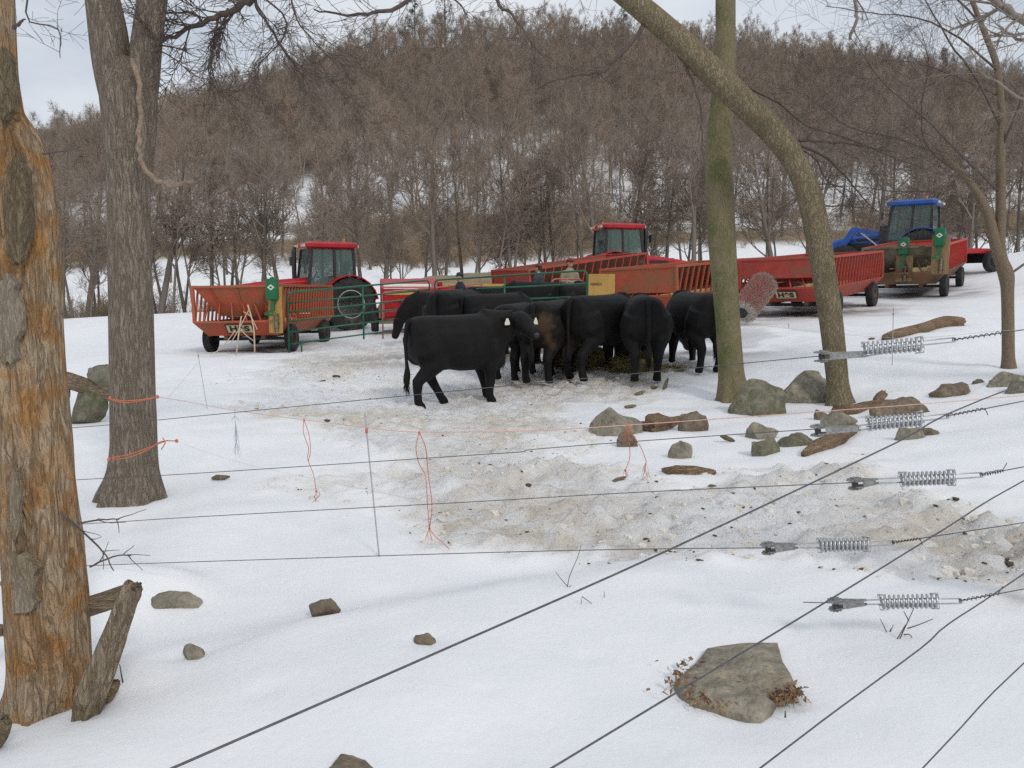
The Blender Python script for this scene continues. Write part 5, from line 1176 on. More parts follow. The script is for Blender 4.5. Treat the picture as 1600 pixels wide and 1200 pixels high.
def cow_mat(name, patch):
    m = bpy.data.materials.new(name); m.use_nodes = True; t = m.node_tree; b = t.nodes['Principled BSDF']; ln = t.links.new
    b.inputs['Roughness'].default_value = .7; b.inputs['Specular IOR Level'].default_value = .22; b.inputs['Sheen Weight'].default_value = .015
    co = t.nodes.new('ShaderNodeTexCoord'); n = t.nodes.new('ShaderNodeTexNoise'); n.inputs['Scale'].default_value = 5; n.inputs['Detail'].default_value = 7; ln(co.outputs['Object'], n.inputs['Vector'])
    r = t.nodes.new('ShaderNodeValToRGB'); r.color_ramp.elements[0].position = .42; r.color_ramp.elements[0].color = (.0045, .0045, .005, 1); r.color_ramp.elements[1].position = .75; r.color_ramp.elements[1].color = (.012, .009, .007, 1); ln(n.outputs['Fac'], r.inputs['Fac'])
    col = r.outputs['Color']
    for (cx, cy, cz, rad, amt) in patch:   # caked dung
        mp_ = t.nodes.new('ShaderNodeVectorMath'); mp_.operation = 'DISTANCE'; ln(co.outputs['Object'], mp_.inputs[0]); mp_.inputs[1].default_value = (cx, cy, cz)
        ad = t.nodes.new('ShaderNodeMath'); ad.operation = 'MULTIPLY_ADD'; ln(n.outputs['Fac'], ad.inputs[0]); ad.inputs[1].default_value = .5; ln(mp_.outputs['Value'], ad.inputs[2])
        rp = t.nodes.new('ShaderNodeValToRGB'); rp.color_ramp.elements[0].position = rad + .14; rp.color_ramp.elements[0].color = (amt, amt, amt, 1); rp.color_ramp.elements[1].position = rad + .28; rp.color_ramp.elements[1].color = (0, 0, 0, 1); ln(ad.outputs[0], rp.inputs['Fac'])
        x = t.nodes.new('ShaderNodeMix'); x.data_type = 'RGBA'; ln(rp.outputs['Color'], x.inputs['Factor']); ln(col, x.inputs['A']); x.inputs['B'].default_value = (.085, .05, .025, 1); col = x.outputs['Result']
    ln(col, b.inputs['Base Color'])
    st = t.nodes.new('ShaderNodeMapping'); st.inputs['Scale'].default_value = (60, 60, 22); ln(co.outputs['Object'], st.inputs['Vector'])
    nb = t.nodes.new('ShaderNodeTexNoise'); nb.inputs['Scale'].default_value = 1.0; nb.inputs['Detail'].default_value = 4; ln(st.outputs['Vector'], nb.inputs['Vector']); bp = t.nodes.new('ShaderNodeBump'); bp.inputs['Strength'].default_value = .55; bp.inputs['Distance'].default_value = .012
    ln(nb.outputs['Fac'], bp.inputs['Height']); ln(bp.outputs['Normal'], b.inputs['Normal']); return m
M_cow = cow_mat('black_hide', []); M_cowp = cow_mat('black_hide_with_dung', [(-.75, -.12, .95, .20, .9), (-.66, -.2, .72, .14, .8)]); M_cowq = cow_mat('black_hide_muddy_legs', [(-.70, .18, .55, .22, .55), (-.7, .2, .85, .12, .5)])
M_tag = mk('ear_tag', (.74, .72, .55), (.62, .60, .45), 30, .5); M_hoof = mk('hoof', (.05, .035, .025), (.025, .018, .014), 20, .6)
R_ = lambda a: Matrix.Rotation(R(a), 3, 'Z')
kA = cow_mesh('up', R_(-32) @ Vector((.45, -.86, -.34)), {'hl': .46, 'hr': -.10, 'fl': .12, 'fr': -.02}, 1)
kB = cow_mesh('down', None, {'hl': .05, 'hr': -.06, 'fl': .05, 'fr': -.03}, 2, 1.08); kC = cow_mesh('down', None, {'hl': -.05, 'hr': .06, 'fl': -.06, 'fr': .05}, 3, 1.0, .18); kD = cow_mesh('down', (.55, -.5, -.6), {'hl': .02, 'hr': .09, 'fl': .1, 'fr': -.04}, 4, 1.04, -.2)
kU = cow_mesh('up', (.9, .35, -.3), {'hl': .03, 'hr': -.05}, 5, 1.05)
def cow(label, px, Y, rz, kd, s=1.0, mat=None, tags=False, x=None):
    X_ = (px - 800) / FPX * Y * 1.0; p = at(px, 550, Y); X_ = p.x
    me, ears, hb, h, side, up = kd
    t = thing('cow', label, 'cow', (X_, Y, hz(X_, Y) - .015), (0, 0, R(rz)), 'black cattle at the hay'); t.scale = (s, s, s)
    b = obj('body', me.copy() if mat else me, None, t)
    b.data.materials.clear(); b.data.materials.append(mat or M_cow)
    tl = MB(); rr = random.Random(int(px)); sw = rr.uniform(-.05, .05)
    tl.tube(smooth_pl([Vector(v) for v in ((-.78, 0, 1.27), (-.84, 0, 1.21), (-.875, sw * .4, .98), (-.875, sw, .72), (-.865, sw * 1.2, .56), (-.88, sw * 1.3, .40), (-.87, sw * 1.3, .30))], 3), [.05, .046, .043, .04, .036, .033, .03, .028, .026, .025, .026, .03, .04, .05, .052, .048, .035, .022, .008], 8)
    for k in range(60):
        a = rr.uniform(0, 6.28); q = Vector((-.88, sw * 1.2, rr.uniform(.34, .55))); tl.tube([q, q + Vector((math.cos(a) * .05, math.sin(a) * .05, -.16 * rr.uniform(.6, 1.3)))], [.008, .002], 3, False)
    obj('tail', tl, M_cow, t, smooth=True)
    if tags:
        for e0, d, w_, n_ in ears:
            c_ = e0 + n_ * .034 - Vector((0, 0, .02)) - w_ * 0; dn_ = Vector((0, 0, -1)); sd_ = d * 1.0
            q = [c_ + Vector((0, 0, .03)) - sd_ * .014, c_ + Vector((0, 0, .03)) + sd_ * .014, c_ + Vector((0, 0, -.045)) + sd_ * .042, c_ + Vector((0, 0, -.07)) + sd_ * .036, c_ + Vector((0, 0, -.07)) - sd_ * .036, c_ + Vector((0, 0, -.045)) - sd_ * .042]
            mb = MB(); n2 = n_ * .006; mb.add([v for v in q] + [v + n2 for v in q], [(5, 4, 3, 2, 1, 0), (6, 7, 8, 9, 10, 11)] + [(i, (i + 1) % 6, 6 + (i + 1) % 6, 6 + i) for i in range(6)]); obj('ear_tag', mb, M_tag, t)
        for s_ in (-1, 1):
            ec = hb + h * .16 + side * s_ * .132 + up * .06; obj('eye', MB().ell(ec, (.022, .022, .022), 10, 6), mk('cow_eye', (.012, .008, .006), (.01, .008, .006), 3, .12), t, smooth=True)
        nz_ = hb + h * .555 - up * .01; obj('nose', MB().ell(nz_, (.055, .055, .042), 14, 8), mk('wet_nose', (.035, .033, .036), (.022, .02, .022), 20, .35), t, smooth=True)
    return t
cow('black cow standing broadside in front, head turned to the camera, two pale ear tags', 717, 12.1, 33, kA, 1.03, None, True)
cow('black cow just behind the head of the ear-tagged cow', 808, 14.3, 72, kB, .98)
cow('black cow with a large brown dung patch on its rump', 862, 13.9, 66, kC, 1.03, M_cowp)
cow('black cow with muddy brown hind leg, second from the brown-patched one', 938, 13.9, 48, kB, 1.07, M_cowq)
cow('black cow seen squarely from behind, next to the hay bale piece', 1004, 13.75, 86, kC, 1.05)
cow('black cow at the right end of the row, beside the mossy trunk', 1084, 14.2, 102, kD, 1.02)
cow('black cow grazing head down behind the green gate, facing left', 690, 22.0, 184, kB, 1.02)
cow('broad brown-tinged cow standing rump on above the ear-tagged cow', 716, 16.6, 64, kB, 1.08, M_cowq)
cow('black cow whose back shows between the broad cow and the tagged head', 775, 16.4, 38, kC, 1.0)
cow('black cow in the pen behind the green rail, left one', 772, 22.8, 8, kB, 1.04)
cow('black cow in the pen behind the green rail, middle one', 838, 22.6, 172, kC, 1.06)
cow('black cow in the pen with its head up by the man in tan', 892, 21.6, 60, kU, .98)

def person(label, px, Y, rz, hgt, coat, trousers, hat, gz_add=0, arms='down'):
    p = at(px, 440, Y); k = hgt / 1.78
    t = thing('person', label, 'person', (p.x, Y, hz(p.x, Y) + gz_add), (0, 0, R(rz)), 'people in the pen'); t.scale = (k, k, k)
    skin = mk('skin', (.52, .30, .21), (.44, .24, .16), 20, .6)
    b = MB()      # facing +x
    b.loft([sell((0, 0, z), a, c, 2.3, (0, 0, 1)) if False else [Vector((c * math.cos(q), a * math.sin(q), z)) for q in [2 * math.pi * i / 18 for i in range(18)]] for z, a, c in ((.88, .16, .11), (1.0, .165, .115), (1.15, .155, .11), (1.32, .185, .12), (1.43, .19, .11), (1.49, .10, .08))])
    b.tube([(0, 0, 1.44), (.01, 0, 1.56)], [.06, .055], 12); b.ell((.02, 0, 1.67), (.098, .077, .118), 16, 12); b.ell((.07, 0, 1.61), (.05, .05, .05)); b.tube([(.10, 0, 1.68), (.128, 0, 1.645), (.115, 0, 1.635)], [.012, .019, .012], 8)
    for s in (-1, 1):
        b.ell((.01, s * .08, 1.665), (.022, .012, .032)); el = (.02, s * .27, 1.16); wr = (.10, s * .24, .92) if arms == 'down' else (.27, s * .16, 1.13)
        b.tube([(0, s * .17, 1.42), (0, s * .215, 1.36), el, wr], [.055, .058, .045, .032], 10)
        wv = Vector(wr); d = (wv - Vector(el)).normalized(); sd_ = Vector((d.z, 0, -d.x)).normalized() if arms == 'down' else Vector((0, 1, 0)); b.ell(wv + d * .05, (.034, .024, .045) if arms == 'down' else (.05, .034, .022))
        for f in range(4):
            q = wv + d * .085 + sd_ * (f - 1.5) * .02; l = (.062, .072, .068, .052)[f]; b.tube([q, q + d * l * .6, q + d * l * .9 + Vector((-.012, -s * .012, -.008))], [.0105, .0095, .007], 6)
        q = wv + d * .03 + sd_ * -.03; b.tube([q, q + d * .035 - sd_ * .022, q + d * .06 - sd_ * .024], [.012, .011, .008], 6)
        b.tube([(0, s * .09, .92), (.01, s * .10, .70), (.02, s * .10, .48), (0, s * .10, .30), (-.01, s * .10, .08)], [.095, .085, .06, .055, .042], 12); b.tube([(-.05, s * .10, .05), (.06, s * .105, .05), (.17, s * .11, .035)], [.045, .05, .035], 10)
    obj('body', fuse(b, .011, 3), skin, t)
    c = MB()
    c.loft([[Vector((cc * math.cos(q), a * math.sin(q), z)) for q in [2 * math.pi * i / 20 for i in range(20)]] for z, a, cc in ((.76, .20, .155), (.86, .205, .16), (1.0, .20, .155), (1.18, .20, .155), (1.34, .222, .155), (1.44, .205, .14), (1.50, .11, .095), (1.54, .085, .08))])
    for s in (-1, 1):
        wr = Vector((.09, s * .242, .955)) if arms == 'down' else Vector((.24, s * .175, 1.135)); c.tube([(0, s * .16, 1.42), (0, s * .23, 1.36), (.02, s * .275, 1.16), wr], [.075, .08, .068, .055], 12)
    obj('jacket', fuse(c, .016, 2), mk(*coat), t)
    tr = MB()
    for s in (-1, 1): tr.tube([(0, s * .085, .95), (.01, s * .10, .70), (.02, s * .10, .48), (0, s * .10, .30), (-.01, s * .10, .09)], [.12, .105, .082, .078, .075], 14)
    obj('trousers', fuse(tr, .016, 2), mk(*trousers), t)
    for s in (-1, 1): obj('boot', MB().loft([[Vector((x_, s * .105 + a * math.sin(q), max(0, z_ + c_ * math.cos(q)))) for q in [2 * math.pi * i / 10 for i in range(10)]] for x_, z_, a, c_ in ((-.09, .06, .03, .06), (-.05, .07, .055, .07), (.06, .055, .055, .06), (.15, .04, .05, .045), (.20, .03, .02, .03))]), mk('dark_boot', (.03, .025, .02)), t, smooth=True)
    hr = MB(); hr.ell((-.012, 0, 1.685), (.10, .083, .115), 14, 10); hm = hr.mesh('hair', True)
    bm = bmesh.new(); bm.from_mesh(hm); bmesh.ops.delete(bm, geom=[v for v in bm.verts if v.co.x > .045 and v.co.z < 1.74 or v.co.z < 1.60], context='VERTS'); bm.to_mesh(hm); bm.free(); obj('hair', hm, mk('dark_hair', (.05, .035, .025)), t)
    ht = MB(); ht.loft([[Vector((.01 + a * math.cos(q), a * .86 * math.sin(q), z)) for q in [2 * math.pi * i / 18 for i in range(18)]] for z, a in ((1.715, .112), (1.76, .113), (1.80, .098), (1.825, .06), (1.83, .01))]); ht.loft([[Vector((x_, y_ * w_, z_)) for y_, z_ in ((-1, 1.718), (1, 1.718), (1, 1.728), (-1, 1.728))] for x_, w_ in ((.06, .085), (.14, .07), (.19, .04))]); obj('cap', ht, mk(*hat), t, smooth=True)
    for s in (-1, 1): obj('eye', MB().ell((.104, s * .032, 1.685), (.010, .012, .008), 8, 6), mk('dark_eye', (.02, .015, .012)), t)
    obj('mouth', MB().box(.108, .116, -.024, .024, 1.598, 1.606), mk('lips', (.35, .13, .10)), t)
person('person in dark navy jacket and dark cap behind the green gate, left of the others', 719, 24.6, -160, 1.78, ('navy_jacket', (.028, .032, .045), (.018, .02, .03), 14, .9), ('dark_trousers', (.035, .04, .055)), ('dark_cap', (.03, .035, .04)), .05)
person('person in dark blue jacket and red-brown cap before the slatted wagon', 842, 24.6, 150, 1.76, ('blue_jacket', (.055, .062, .085), (.035, .04, .06), 14, .9), ('grey_trousers', (.07, .07, .08)), ('maroon_cap', (.16, .045, .04)), .12)
person('person in tan work coat and dark red cap before the slatted wagon', 890, 24.0, -60, 1.84, ('tan_coat', (.33, .285, .20), (.25, .21, .145), 10, .95), ('blue_jeans', (.07, .11, .20)), ('dark_red_cap', (.20, .04, .035)), .12, 'bent')
# ------------------------------------------------------------------ wire fences
M_wire = mk('fence_wire', (.12, .12, .125), (.07, .07, .075), 60, .5, metal=.3)
M_spring = mk('galvanised_spring', (.55, .56, .57), (.40, .41, .42), 60, .38, metal=.8)
M_cast = mk('cast_ratchet', (.36, .36, .355), (.20, .20, .195), 50, .55, .4, 80, metal=.6)
FA, FB = Vector((at(110, 600, 4.6).x, 4.6, 0)), Vector((at(1420, 700, 3.3).x, 3.3, 0))
def on_line(px, py, A_=FA, B_=FB):       # point of the fence's vertical plane seen at a pixel
    d = ray(px, py); e = B_ - A_; n = Vector((-e.y, e.x, 0)); t = (A_ - Vector((0, 0, 0))).dot(n) / d.dot(n)
    return Vector((0, 0, CAM_Z)) + d * t
POST = Vector((2.76, 3.16, 0)); POST.z = gz(POST.x, POST.y)
ps = thing('corner_post', 'round wooden corner post of the wire fence just past the right edge', 'post', POST); obj('post', trunk(MB(), [Vector((0, 0, -.4)), Vector((0, 0, .6)), Vector((0, 0, 1.2)), Vector((.01, 0, 1.72))], [.085, .082, .08, .075], 24, .03, 5, .04), M_log, ps, smooth=True)
obj('post_cap', MB().tube([(.01, 0, 1.70), (.01, 0, 1.735)], [.079, .06], 24), M_plank, ps)
def strand(label, left, rat, spr, loop, twist_px, hgt, seed, style=0):
    """left: pixels of the wire up to the ratchet; rat: (x0,x1,y); spr: (x0,y0,x1,y1); loop: end pixel of the hook rod; hgt: height on the post"""
    rr = random.Random(seed); org = on_line((spr[0] + spr[2]) / 2, (spr[1] + spr[3]) / 2); t = thing('fence_wire', label, 'fence wire', org, group='strands of the cross fence'); q = lambda *p: on_line(*p) - org
    if left: obj('wire', MB().tube(smooth_pl([q(*p) for p in left], 6), .0021, 6), M_wire, t, smooth=True)
    a, b = q(spr[0], spr[1]), q(spr[2], spr[3]); d = (b - a); ln_ = d.length; dn = d.normalized(); sd_ = Vector((0, 0, 1)).cross(dn).normalized(); up = dn.cross(sd_)
    turns = 12; R0 = .0265; hx = MB(); pts = []
    for i in range(turns * 14 + 1):
        a_ = 2 * math.pi * i / 14; u = i / (turns * 14); u2 = u if .06 < u < .94 else u; pts.append(a + d * u2 + (up * math.cos(a_) + sd_ * math.sin(a_)) * R0)
    sp = obj('spring', hx.tube(pts, .0052, 7), M_spring, t, smooth=True)
    r0 = q(rat[1], rat[2]); lp = q(*loop); w_ = .0125
    # two U rods that squeeze the coil: one from the ratchet hooks over the far end, one from the loop over the near end
    def urod(tip, far, w1, vert):
        n_ = up if vert else (up * .75 + sd_ * .66); e = (far - tip).normalized()
        pts_ = [far + n_ * w1 + n_ * .02 - e * .028, far + n_ * w1 + n_ * .020, far + n_ * w1 + e * .004]
        pts_ = [far + n_ * (R0 + .006) - e * .03, far + n_ * (R0 + .008) + e * .002, far + n_ * w1 + e * .006, tip + n_ * w1 * .8 + e * .01]
        arc = [tip + n_ * w1 * .8 * math.cos(a_) - e * w1 * .8 * math.sin(a_) for a_ in [math.pi * k / 6 for k in range(7)]]
        pts_ += arc + [tip - n_ * w1 * .8 + e * .01, far - n_ * w1 + e * .006, far - n_ * (R0 + .008) + e * .002, far - n_ * (R0 + .006) - e * .03]
        return MB().tube(pts_, .0032, 6)
    obj('pull_rod', urod(r0, b + dn * .004, w_, True), M_spring, t, smooth=True); obj('hook_rod', urod(lp, a - dn * .004, w_ * 1.05, False), M_spring, t, smooth=True)
    # ratchet: folded channel with a toothed spool
    c0, c1 = q(rat[0] + 12, rat[2] + (4 if style != 2 else 0)), r0; e = (c1 - c0).normalized(); rn = Vector((0, 0, 1)).cross(e).normalized(); ru = e.cross(rn)
    if style == 1: rn, ru = ru, -rn
    ru = ru * 1.3
    ch = MB()
    for s in (-1, 1):
        o_ = rn * s * .013; secs = [[c0 - e * .004 + o_ + ru * .020, c0 + e * .05 + o_ + ru * .017, c1 - e * .02 + o_ * .8 + ru * .012, c1 + e * .012 + o_ * .7 + ru * .008, c1 + e * .012 + o_ * .7 - ru * .008, c1 - e * .02 + o_ * .8 - ru * .012, c0 + e * .045 + o_ - ru * .020, c0 + e * .01 + o_ - ru * .024]]
        n2 = rn * .0022; f1 = [p - n2 for p in secs[0]]; f2 = [p + n2 for p in secs[0]]; ch.add(f1 + f2, [tuple(range(8))[::-1], tuple(range(8, 16))] + [(i, (i + 1) % 8, 8 + (i + 1) % 8, 8 + i) for i in range(8)])
    ch.bar(c0 + e * .03 + ru * .017, c1 + ru * .011, .026, .003, up=ru)
    rt = obj('ratchet', ch, M_cast, t, bevel=.001); gr = MB(); teeth = 11; prof = []
    for k in range(teeth * 2): a_ = math.pi * k / teeth; rr_ = .033 if k % 2 else .024; prof.append(c0 + (e * math.cos(a_) + ru * math.sin(a_)) * rr_ - ru * .004)
    for off in (-.019, .019):
        f1 = [p + rn * (off - .003) for p in prof]; f2 = [p + rn * (off + .003) for p in prof]; n_ = len(prof); gr.add(f1 + f2, [tuple(range(n_))[::-1], tuple(range(n_, 2 * n_))] + [(i, (i + 1) % n_, n_ + (i + 1) % n_, n_ + i) for i in range(n_)])
    gr.tube([c0 - rn * .028 - ru * .004, c0 + rn * .028 - ru * .004], .0085, 10); obj('toothed_spool', gr, M_cast, rt)
    coil = MB(); coil.tube([c0 - ru * .004 + rn * (-.011 + .022 * i / 60) + (e * math.cos(i * .63) + ru * math.sin(i * .63)) * .0115 for i in range(61)], .0021, 6); obj('wound_wire', coil, M_wire, rt, smooth=True)
    # wire from the hook rod to the corner post, wrapped on itself
    end = POST + Vector((-.075, .02, hgt)) - org; tl = MB(); e2 = (end - lp).normalized(); pm = lp + e2 * .02
    tl.tube([lp, lp + (end - lp) * .5, end], .0021, 6); n_ = e2.orthogonal().normalized(); m_ = e2.cross(n_); Lw = (q(twist_px, loop[1]) - lp).length
    tl.tube([lp + e2 * Lw * (i / 70) + (n_ * math.cos(i * .8) + m_ * math.sin(i * .8)) * (.0052 + .004 * (vn(i * .11, seed, 3) - .3)) for i in range(71)] + [lp + e2 * (Lw + .012) + Vector((0, 0, .03 * (1 if seed % 2 else -1)))], .0018, 5)
    tl.tube([lp + (n_ * math.cos(k) + m_ * math.sin(k)) * .009 for k in [2 * math.pi * i / 10 for i in range(11)]], .002, 5)
    obj('wrapped_wire', tl, M_wire, t, smooth=True)
    return t
def ends(y_): return [(-260, y_[0] + (y_[0] - y_[1]) * 2.0)]
strand('top wire of the cross fence with spring in front of the broken log', [(-260, 692), (105, 669), (300, 651), (740, 608), (1000, 583), (1285, 556)], (1272, 1352, 553), (1350, 545, 1440, 538), (1490, 531), 1572, 1.40, 1, 1)
strand('second wire from the top, spring in front of the wide brown stone', [(-260, 772), (115, 750), (300, 740), (740, 711), (815, 706), (835, 702), (1000, 689), (1280, 670)], (1266, 1340, 669), (1357, 662, 1440, 655), (1480, 650), 1545, 1.14, 2, 1)
strand('third wire from the top, spring over trampled snow', [(-260, 840), (125, 819), (300, 808), (740, 784), (1000, 769), (1335, 754)], (1324, 1368, 752), (1408, 749, 1490, 746), (1533, 742), 1572, .86, 3, 1)
strand('fourth wire from the top, ratchet above clean snow edge', [(-260, 898), (130, 884), (300, 878), (740, 864), (1000, 858), (1200, 856)], (1188, 1242, 853), (1280, 852, 1357, 850), (1395, 848), 1440, .60, 4, 1)
strand('lowest wire of the cross fence with spring above the reddish sprout', [(1255, 941), (1300, 942)], (1293, 1350, 941), (1376, 941, 1464, 939), (1500, 939), 1568, .33, 5, 1)
# the second fence line that comes past the camera to the corner post
DA, DB = Vector((-.42, .93, 0)), Vector((POST.x, POST.y - .08, 0))
for i, (pl, hgt, lb) in enumerate([([(270, 1200), (700, 1012), (1050, 857), (1400, 692), (1540, 622)], 1.38, 'highest of the four diagonal wires, crossing the whole foreground'), ([(862, 1200), (1290, 941), (1480, 824), (1600, 751)], 1.10, 'second diagonal wire, passing over the flat rock'),
                       ([(1188, 1200), (1300, 1115), (1440, 1012), (1482, 975), (1590, 903)], .84, 'third diagonal wire with a slight kink, right of the flat rock'), ([(1442, 1200), (1600, 1036)], .58, 'lowest diagonal wire in the bottom right corner')]):
    a, b = on_line(*pl[0], DA, DB), on_line(*pl[-1], DA, DB); pts = [on_line(*p, DA, DB) for p in pl]
    pts = [pts[0] + (pts[0] - pts[1]).normalized() * 1.6] + pts + [POST + Vector((-.02, -.08, hgt))]
    t = thing('fence_wire', lb, 'fence wire', pts[0], group='strands of the near fence'); obj('wire', MB().tube([p - pts[0] for p in smooth_pl(pts, 4)], .0019, 8), M_wire, t, smooth=True)
    obj('staple', MB().tube([POST + Vector((-.02, -.075, hgt + .02)) - pts[0], POST + Vector((-.02, -.10, hgt)) - pts[0], POST + Vector((-.02, -.075, hgt - .02)) - pts[0]], .002, 5), M_wire, t)
# ------------------------------------------------------------------ light electric line on rods, with twine
M_rod = mk('grey_fibreglass', (.42, .43, .43), (.32, .33, .33), 30, .5); M_poly = mk('white_polywire', (.70, .62, .58), (.55, .45, .42), 80, .7); M_or = mk('orange_twine', (.62, .19, .11), (.45, .12, .07), 60, .8); M_redp = mk('red_polywire', (.62, .16, .11), (.72, .6, .55), 260, .7); M_paleb = mk('pale_blue_twine', (.50, .55, .62), None, 60, .8)
def rod(label, px0, py0, px1, py1, r=.005, Y=None):
    b = GP(px1, py1) if Y is None else at(px1, py1, Y); top = at(px0, py0, b.y); t = thing('fence_rod', label, 'rod', b, group='rods of the light fence'); obj('shaft', MB().tube([Vector((0, 0, -.1)) * 1, Vector((0, 0, 0)), top - b], r, 8), M_rod, t, smooth=True)
    k = (top - b) * .88; obj('clip', MB().tube([k - Vector((0, 0, .015)), k + Vector((0, 0, .015))], r * 1.9, 8), M_or, t); return b, top
S1 = rod('grey rod standing in the snow left of centre', 570, 646, 592, 850); S2 = rod('dark slanting rod right of the forked tree', 308, 545, 324, 641, .004); S3 = rod('thin white rod standing behind the top wire spring', 1396, 480, 1394, 571, .006)
Y1 = S1[0].y
def line(label, pl, mat, r=.0022, name='polywire'):
    pts = smooth_pl([at(*p) for p in pl], 6); o = obj(name, MB().tube([p - pts[0] for p in pts], r, 6), mat, None, pts[0], smooth=True); return tag(o, label, 'polywire')
line('thin line from the forked tree to the grey rod', [(246, 620, 6.45), (300, 629, 6.1), (365, 641, 5.8), (475, 656, 5.4), (573, 668, Y1)], M_redp)
line('pink and white line from the grey rod to the right past the stones', [(573, 668, Y1), (655, 675, Y1 + .1), (830, 673, Y1 + .35), (985, 664, Y1 + .6), (1240, 646, Y1 + .9), (1430, 632, Y1 + 1.1), (1600, 618, Y1 + 1.2), (1800, 602, Y1 + 1.3)], M_redp, .0032)
line('lower faint line from the forked tree past the grey rod', [(276, 690, 6.3), (365, 720, 5.9), (480, 746, 5.5), (588, 768, Y1), (700, 788, Y1 + .2), (900, 800, Y1 + .5), (1200, 806, Y1 + .7), (1600, 830, Y1 + .6)], M_poly, .0011)
line('far faint line passing the slim tree at the right', [(1160, 505, 13.2), (1394, 528, 12.6), (1575, 516, 11.4), (1800, 505, 10.8)], M_poly, .0025)
line('slack thread from the dark slanting rod to the twine on the forked tree', [(311, 565, S2[0].y), (290, 590, 8.5), (262, 622, 6.5)], M_poly, .0016)
def twine(label, pls, Y, mat, r=.0026, name='hanging_twine', tuft=None):
    o0 = at(*pls[0][0], Y); mb = MB(); rr = random.Random(len(label))
    for pl in pls: mb.tube([p - o0 for p in smooth_pl([at(*p, Y + rr.uniform(-.02, .02)) for p in pl], 5)], r, 6)
    for (x, y, n, L_) in (tuft or []):
        for k in range(n):
            q = at(x, y, Y) - o0; mb.tube([q, q + Vector((rr.uniform(-.02, .02), rr.uniform(-.02, .02), -L_ * .5)), q + Vector((rr.uniform(-.035, .035), rr.uniform(-.02, .02), -L_ * rr.uniform(.8, 1.1)))], r * .4, 4)
    for kx, ky in [pls[0][0], pls[0][-1]]: mb.ell(at(kx, ky, Y) - o0, (r * 3.2, r * 3.2, r * 3.6), 8, 6)
    tag(obj(name, mb, mat, None, o0, smooth=True), label, 'twine')
twine('orange twine loop hanging left of the grey rod', [[(475, 656), (474, 675), (482, 700), (481, 718), (490, 742), (494, 768)], [(475, 656), (483, 680), (485, 705), (482, 720)], [(494, 768), (500, 772), (494, 780)]], Y1 + .45, M_or, .0024, tuft=[(494, 770, 6, .07)])
twine('long orange twine loop hanging right of the grey rod', [[(655, 676), (650, 700), (655, 725), (665, 745), (668, 790), (671, 826)], [(655, 676), (665, 700), (669, 740), (675, 790), (671, 826)], [(671, 826), (680, 838), (692, 848), (702, 858)]], Y1 + .1, M_or, .0028, tuft=[(670, 828, 6, .08)])
twine('pale blue twine with a dark knot hanging right of the forked tree', [[(367, 640), (367, 655), (370, 680)], [(367, 650), (362, 656)], [(367, 650), (374, 657)]], 5.85, M_paleb, .002, tuft=[(368, 660, 14, .25)])
twine('orange tassel of twine tied to the line before the large stone', [[(981, 663), (983, 690), (984, 715), (977, 735)], [(983, 666), (992, 685), (1002, 700), (1010, 722)], [(978, 664), (984, 672), (990, 664)]], Y1 + .6, M_or, .0026, tuft=[(980, 664, 8, .14), (1009, 722, 10, .11), (977, 733, 8, .06)])
twine('orange twine tied round the forked tree, upper', [[(172, 622), (190, 626), (215, 625), (246, 620)], [(172, 624), (200, 629), (244, 621)]], 6.42, M_or, .0045)
twine('orange twine tied round the forked tree, lower', [[(170, 718), (200, 715), (230, 703), (252, 690), (276, 689)], [(170, 716), (205, 709), (238, 697), (262, 688)], [(254, 684), (258, 692), (252, 702)]], 6.40, M_or, .0045)
twine('loose thread dangling under the wagon left of the brush', [[(1232, 507), (1234, 525), (1236, 538)]], 18.0, M_or, .005)
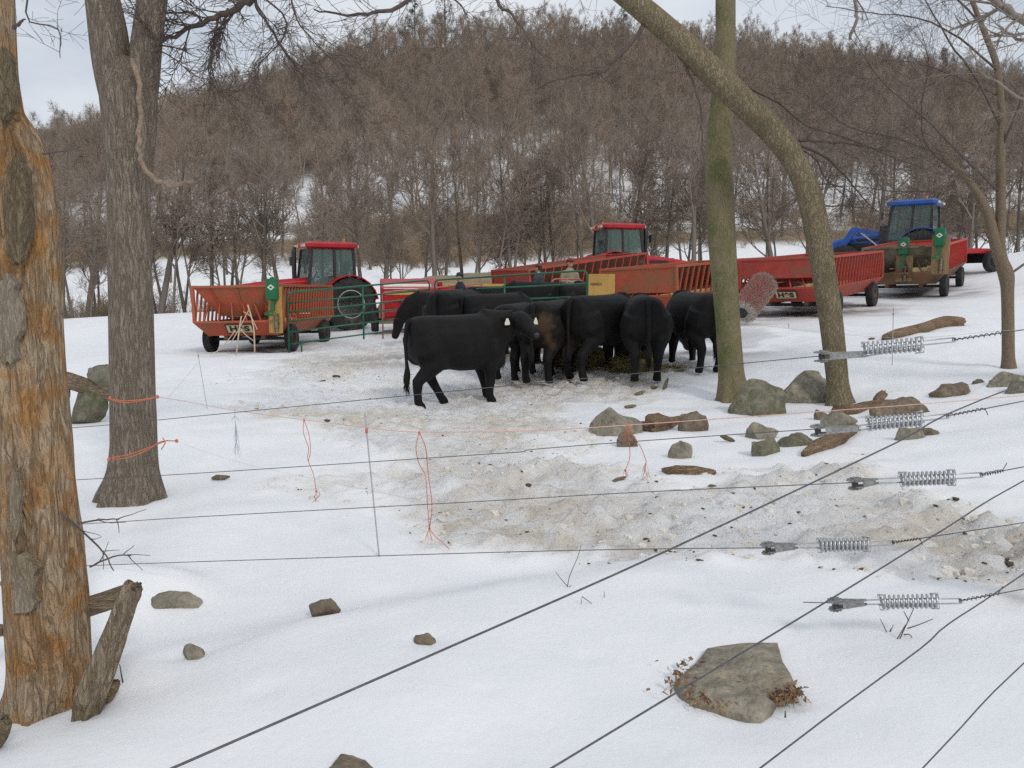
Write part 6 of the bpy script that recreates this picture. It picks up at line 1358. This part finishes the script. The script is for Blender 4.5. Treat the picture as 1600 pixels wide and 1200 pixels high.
# dry stalks before the far left wagon
for i, pl in enumerate([[(387, 476), (396, 510), (398, 551)], [(377, 494), (372, 530), (367, 575)], [(390, 482), (370, 520), (355, 545)], [(380, 487), (392, 495), (402, 515)], [(368, 516), (345, 545), (330, 552)], [(376, 515), (385, 524), (398, 534)]]):
    Yw = 19.6; tag(obj('dry_stalk', MB().tube(smooth_pl([at(*p, Yw) for p in pl], 4), .018 if i < 2 else .011, 6), mk('pale_stalk', (.60, .50, .36), (.42, .34, .24), 20, .9), None, smooth=True), ['tall pale dry stalk before the wagon sign, right one', 'pale dry stalk before the wagon sign, left upright one', 'pale stalk leaning down to the left before the wagon sign', 'short pale stalk crossing near the top of the stalk bunch', 'low pale stalk lying left of the stalk bunch', 'low pale stalk crossing the wagon sign to the right'][i], 'stalk', 'dry stalks')
# dung clods and small chips that show singly
rr = random.Random(91)
for i, (px, py, w_, lb) in enumerate([(525, 590, 12, 'brown lump of frozen dung, right of a pair near the green gate'), (505, 596, 9, 'grey brown lump of frozen dung, left of a pair near the green gate'), (511, 662, 8, 'dark dung lump on trampled snow above the orange twine loop'), (592, 662, 5, 'small dark dung lump beside the top of the grey rod'), (1495, 771, 9, 'dark dung lump on trampled snow right of the third spring'), (1575, 880, 14, 'wide patch lump of dirty frozen soil at the right edge'), (1460, 860, 10, 'dark soil lump on trampled snow beside the second diagonal wire'), (1010, 818, 8, 'dark dung lump in the middle of the trampled band'), (825, 757, 9, 'dark clod on trampled snow below the second wire'), (1115, 858, 8, 'dark bit of bark beside the fourth wire left of its ratchet'), (1300, 562, 4, 'small dark chip left of the leaning trunk')]):
    p = GP(px, py); r = w_ / 2 / FPX * p.y; vs, fs = ico(rr, r * 1.25, .55, .35); tag(obj('dung_lump', MB().add(vs, fs), mk('dung', (.10, .068, .04)), None, p + Vector((0, 0, r * .2)), smooth=False), lb, 'dung')

# trees that would otherwise share a label are told apart by their order from the left
same = {}
for o in list(C.objects):
    if o.parent is None and o.name.startswith('bare_tree'): same.setdefault(o['label'], []).append(o)
for lb, os_ in same.items():
    if len(os_) > 1:
        os_.sort(key=lambda q: q.location.x / q.location.y); n = len(os_)
        for i, q in enumerate(os_):
            q['label'] = lb + (', leftmost' if i == 0 else ', rightmost' if i == n - 1 else ', ' + ('second', 'third', 'fourth', 'fifth', 'sixth')[i - 1] + ' from left')
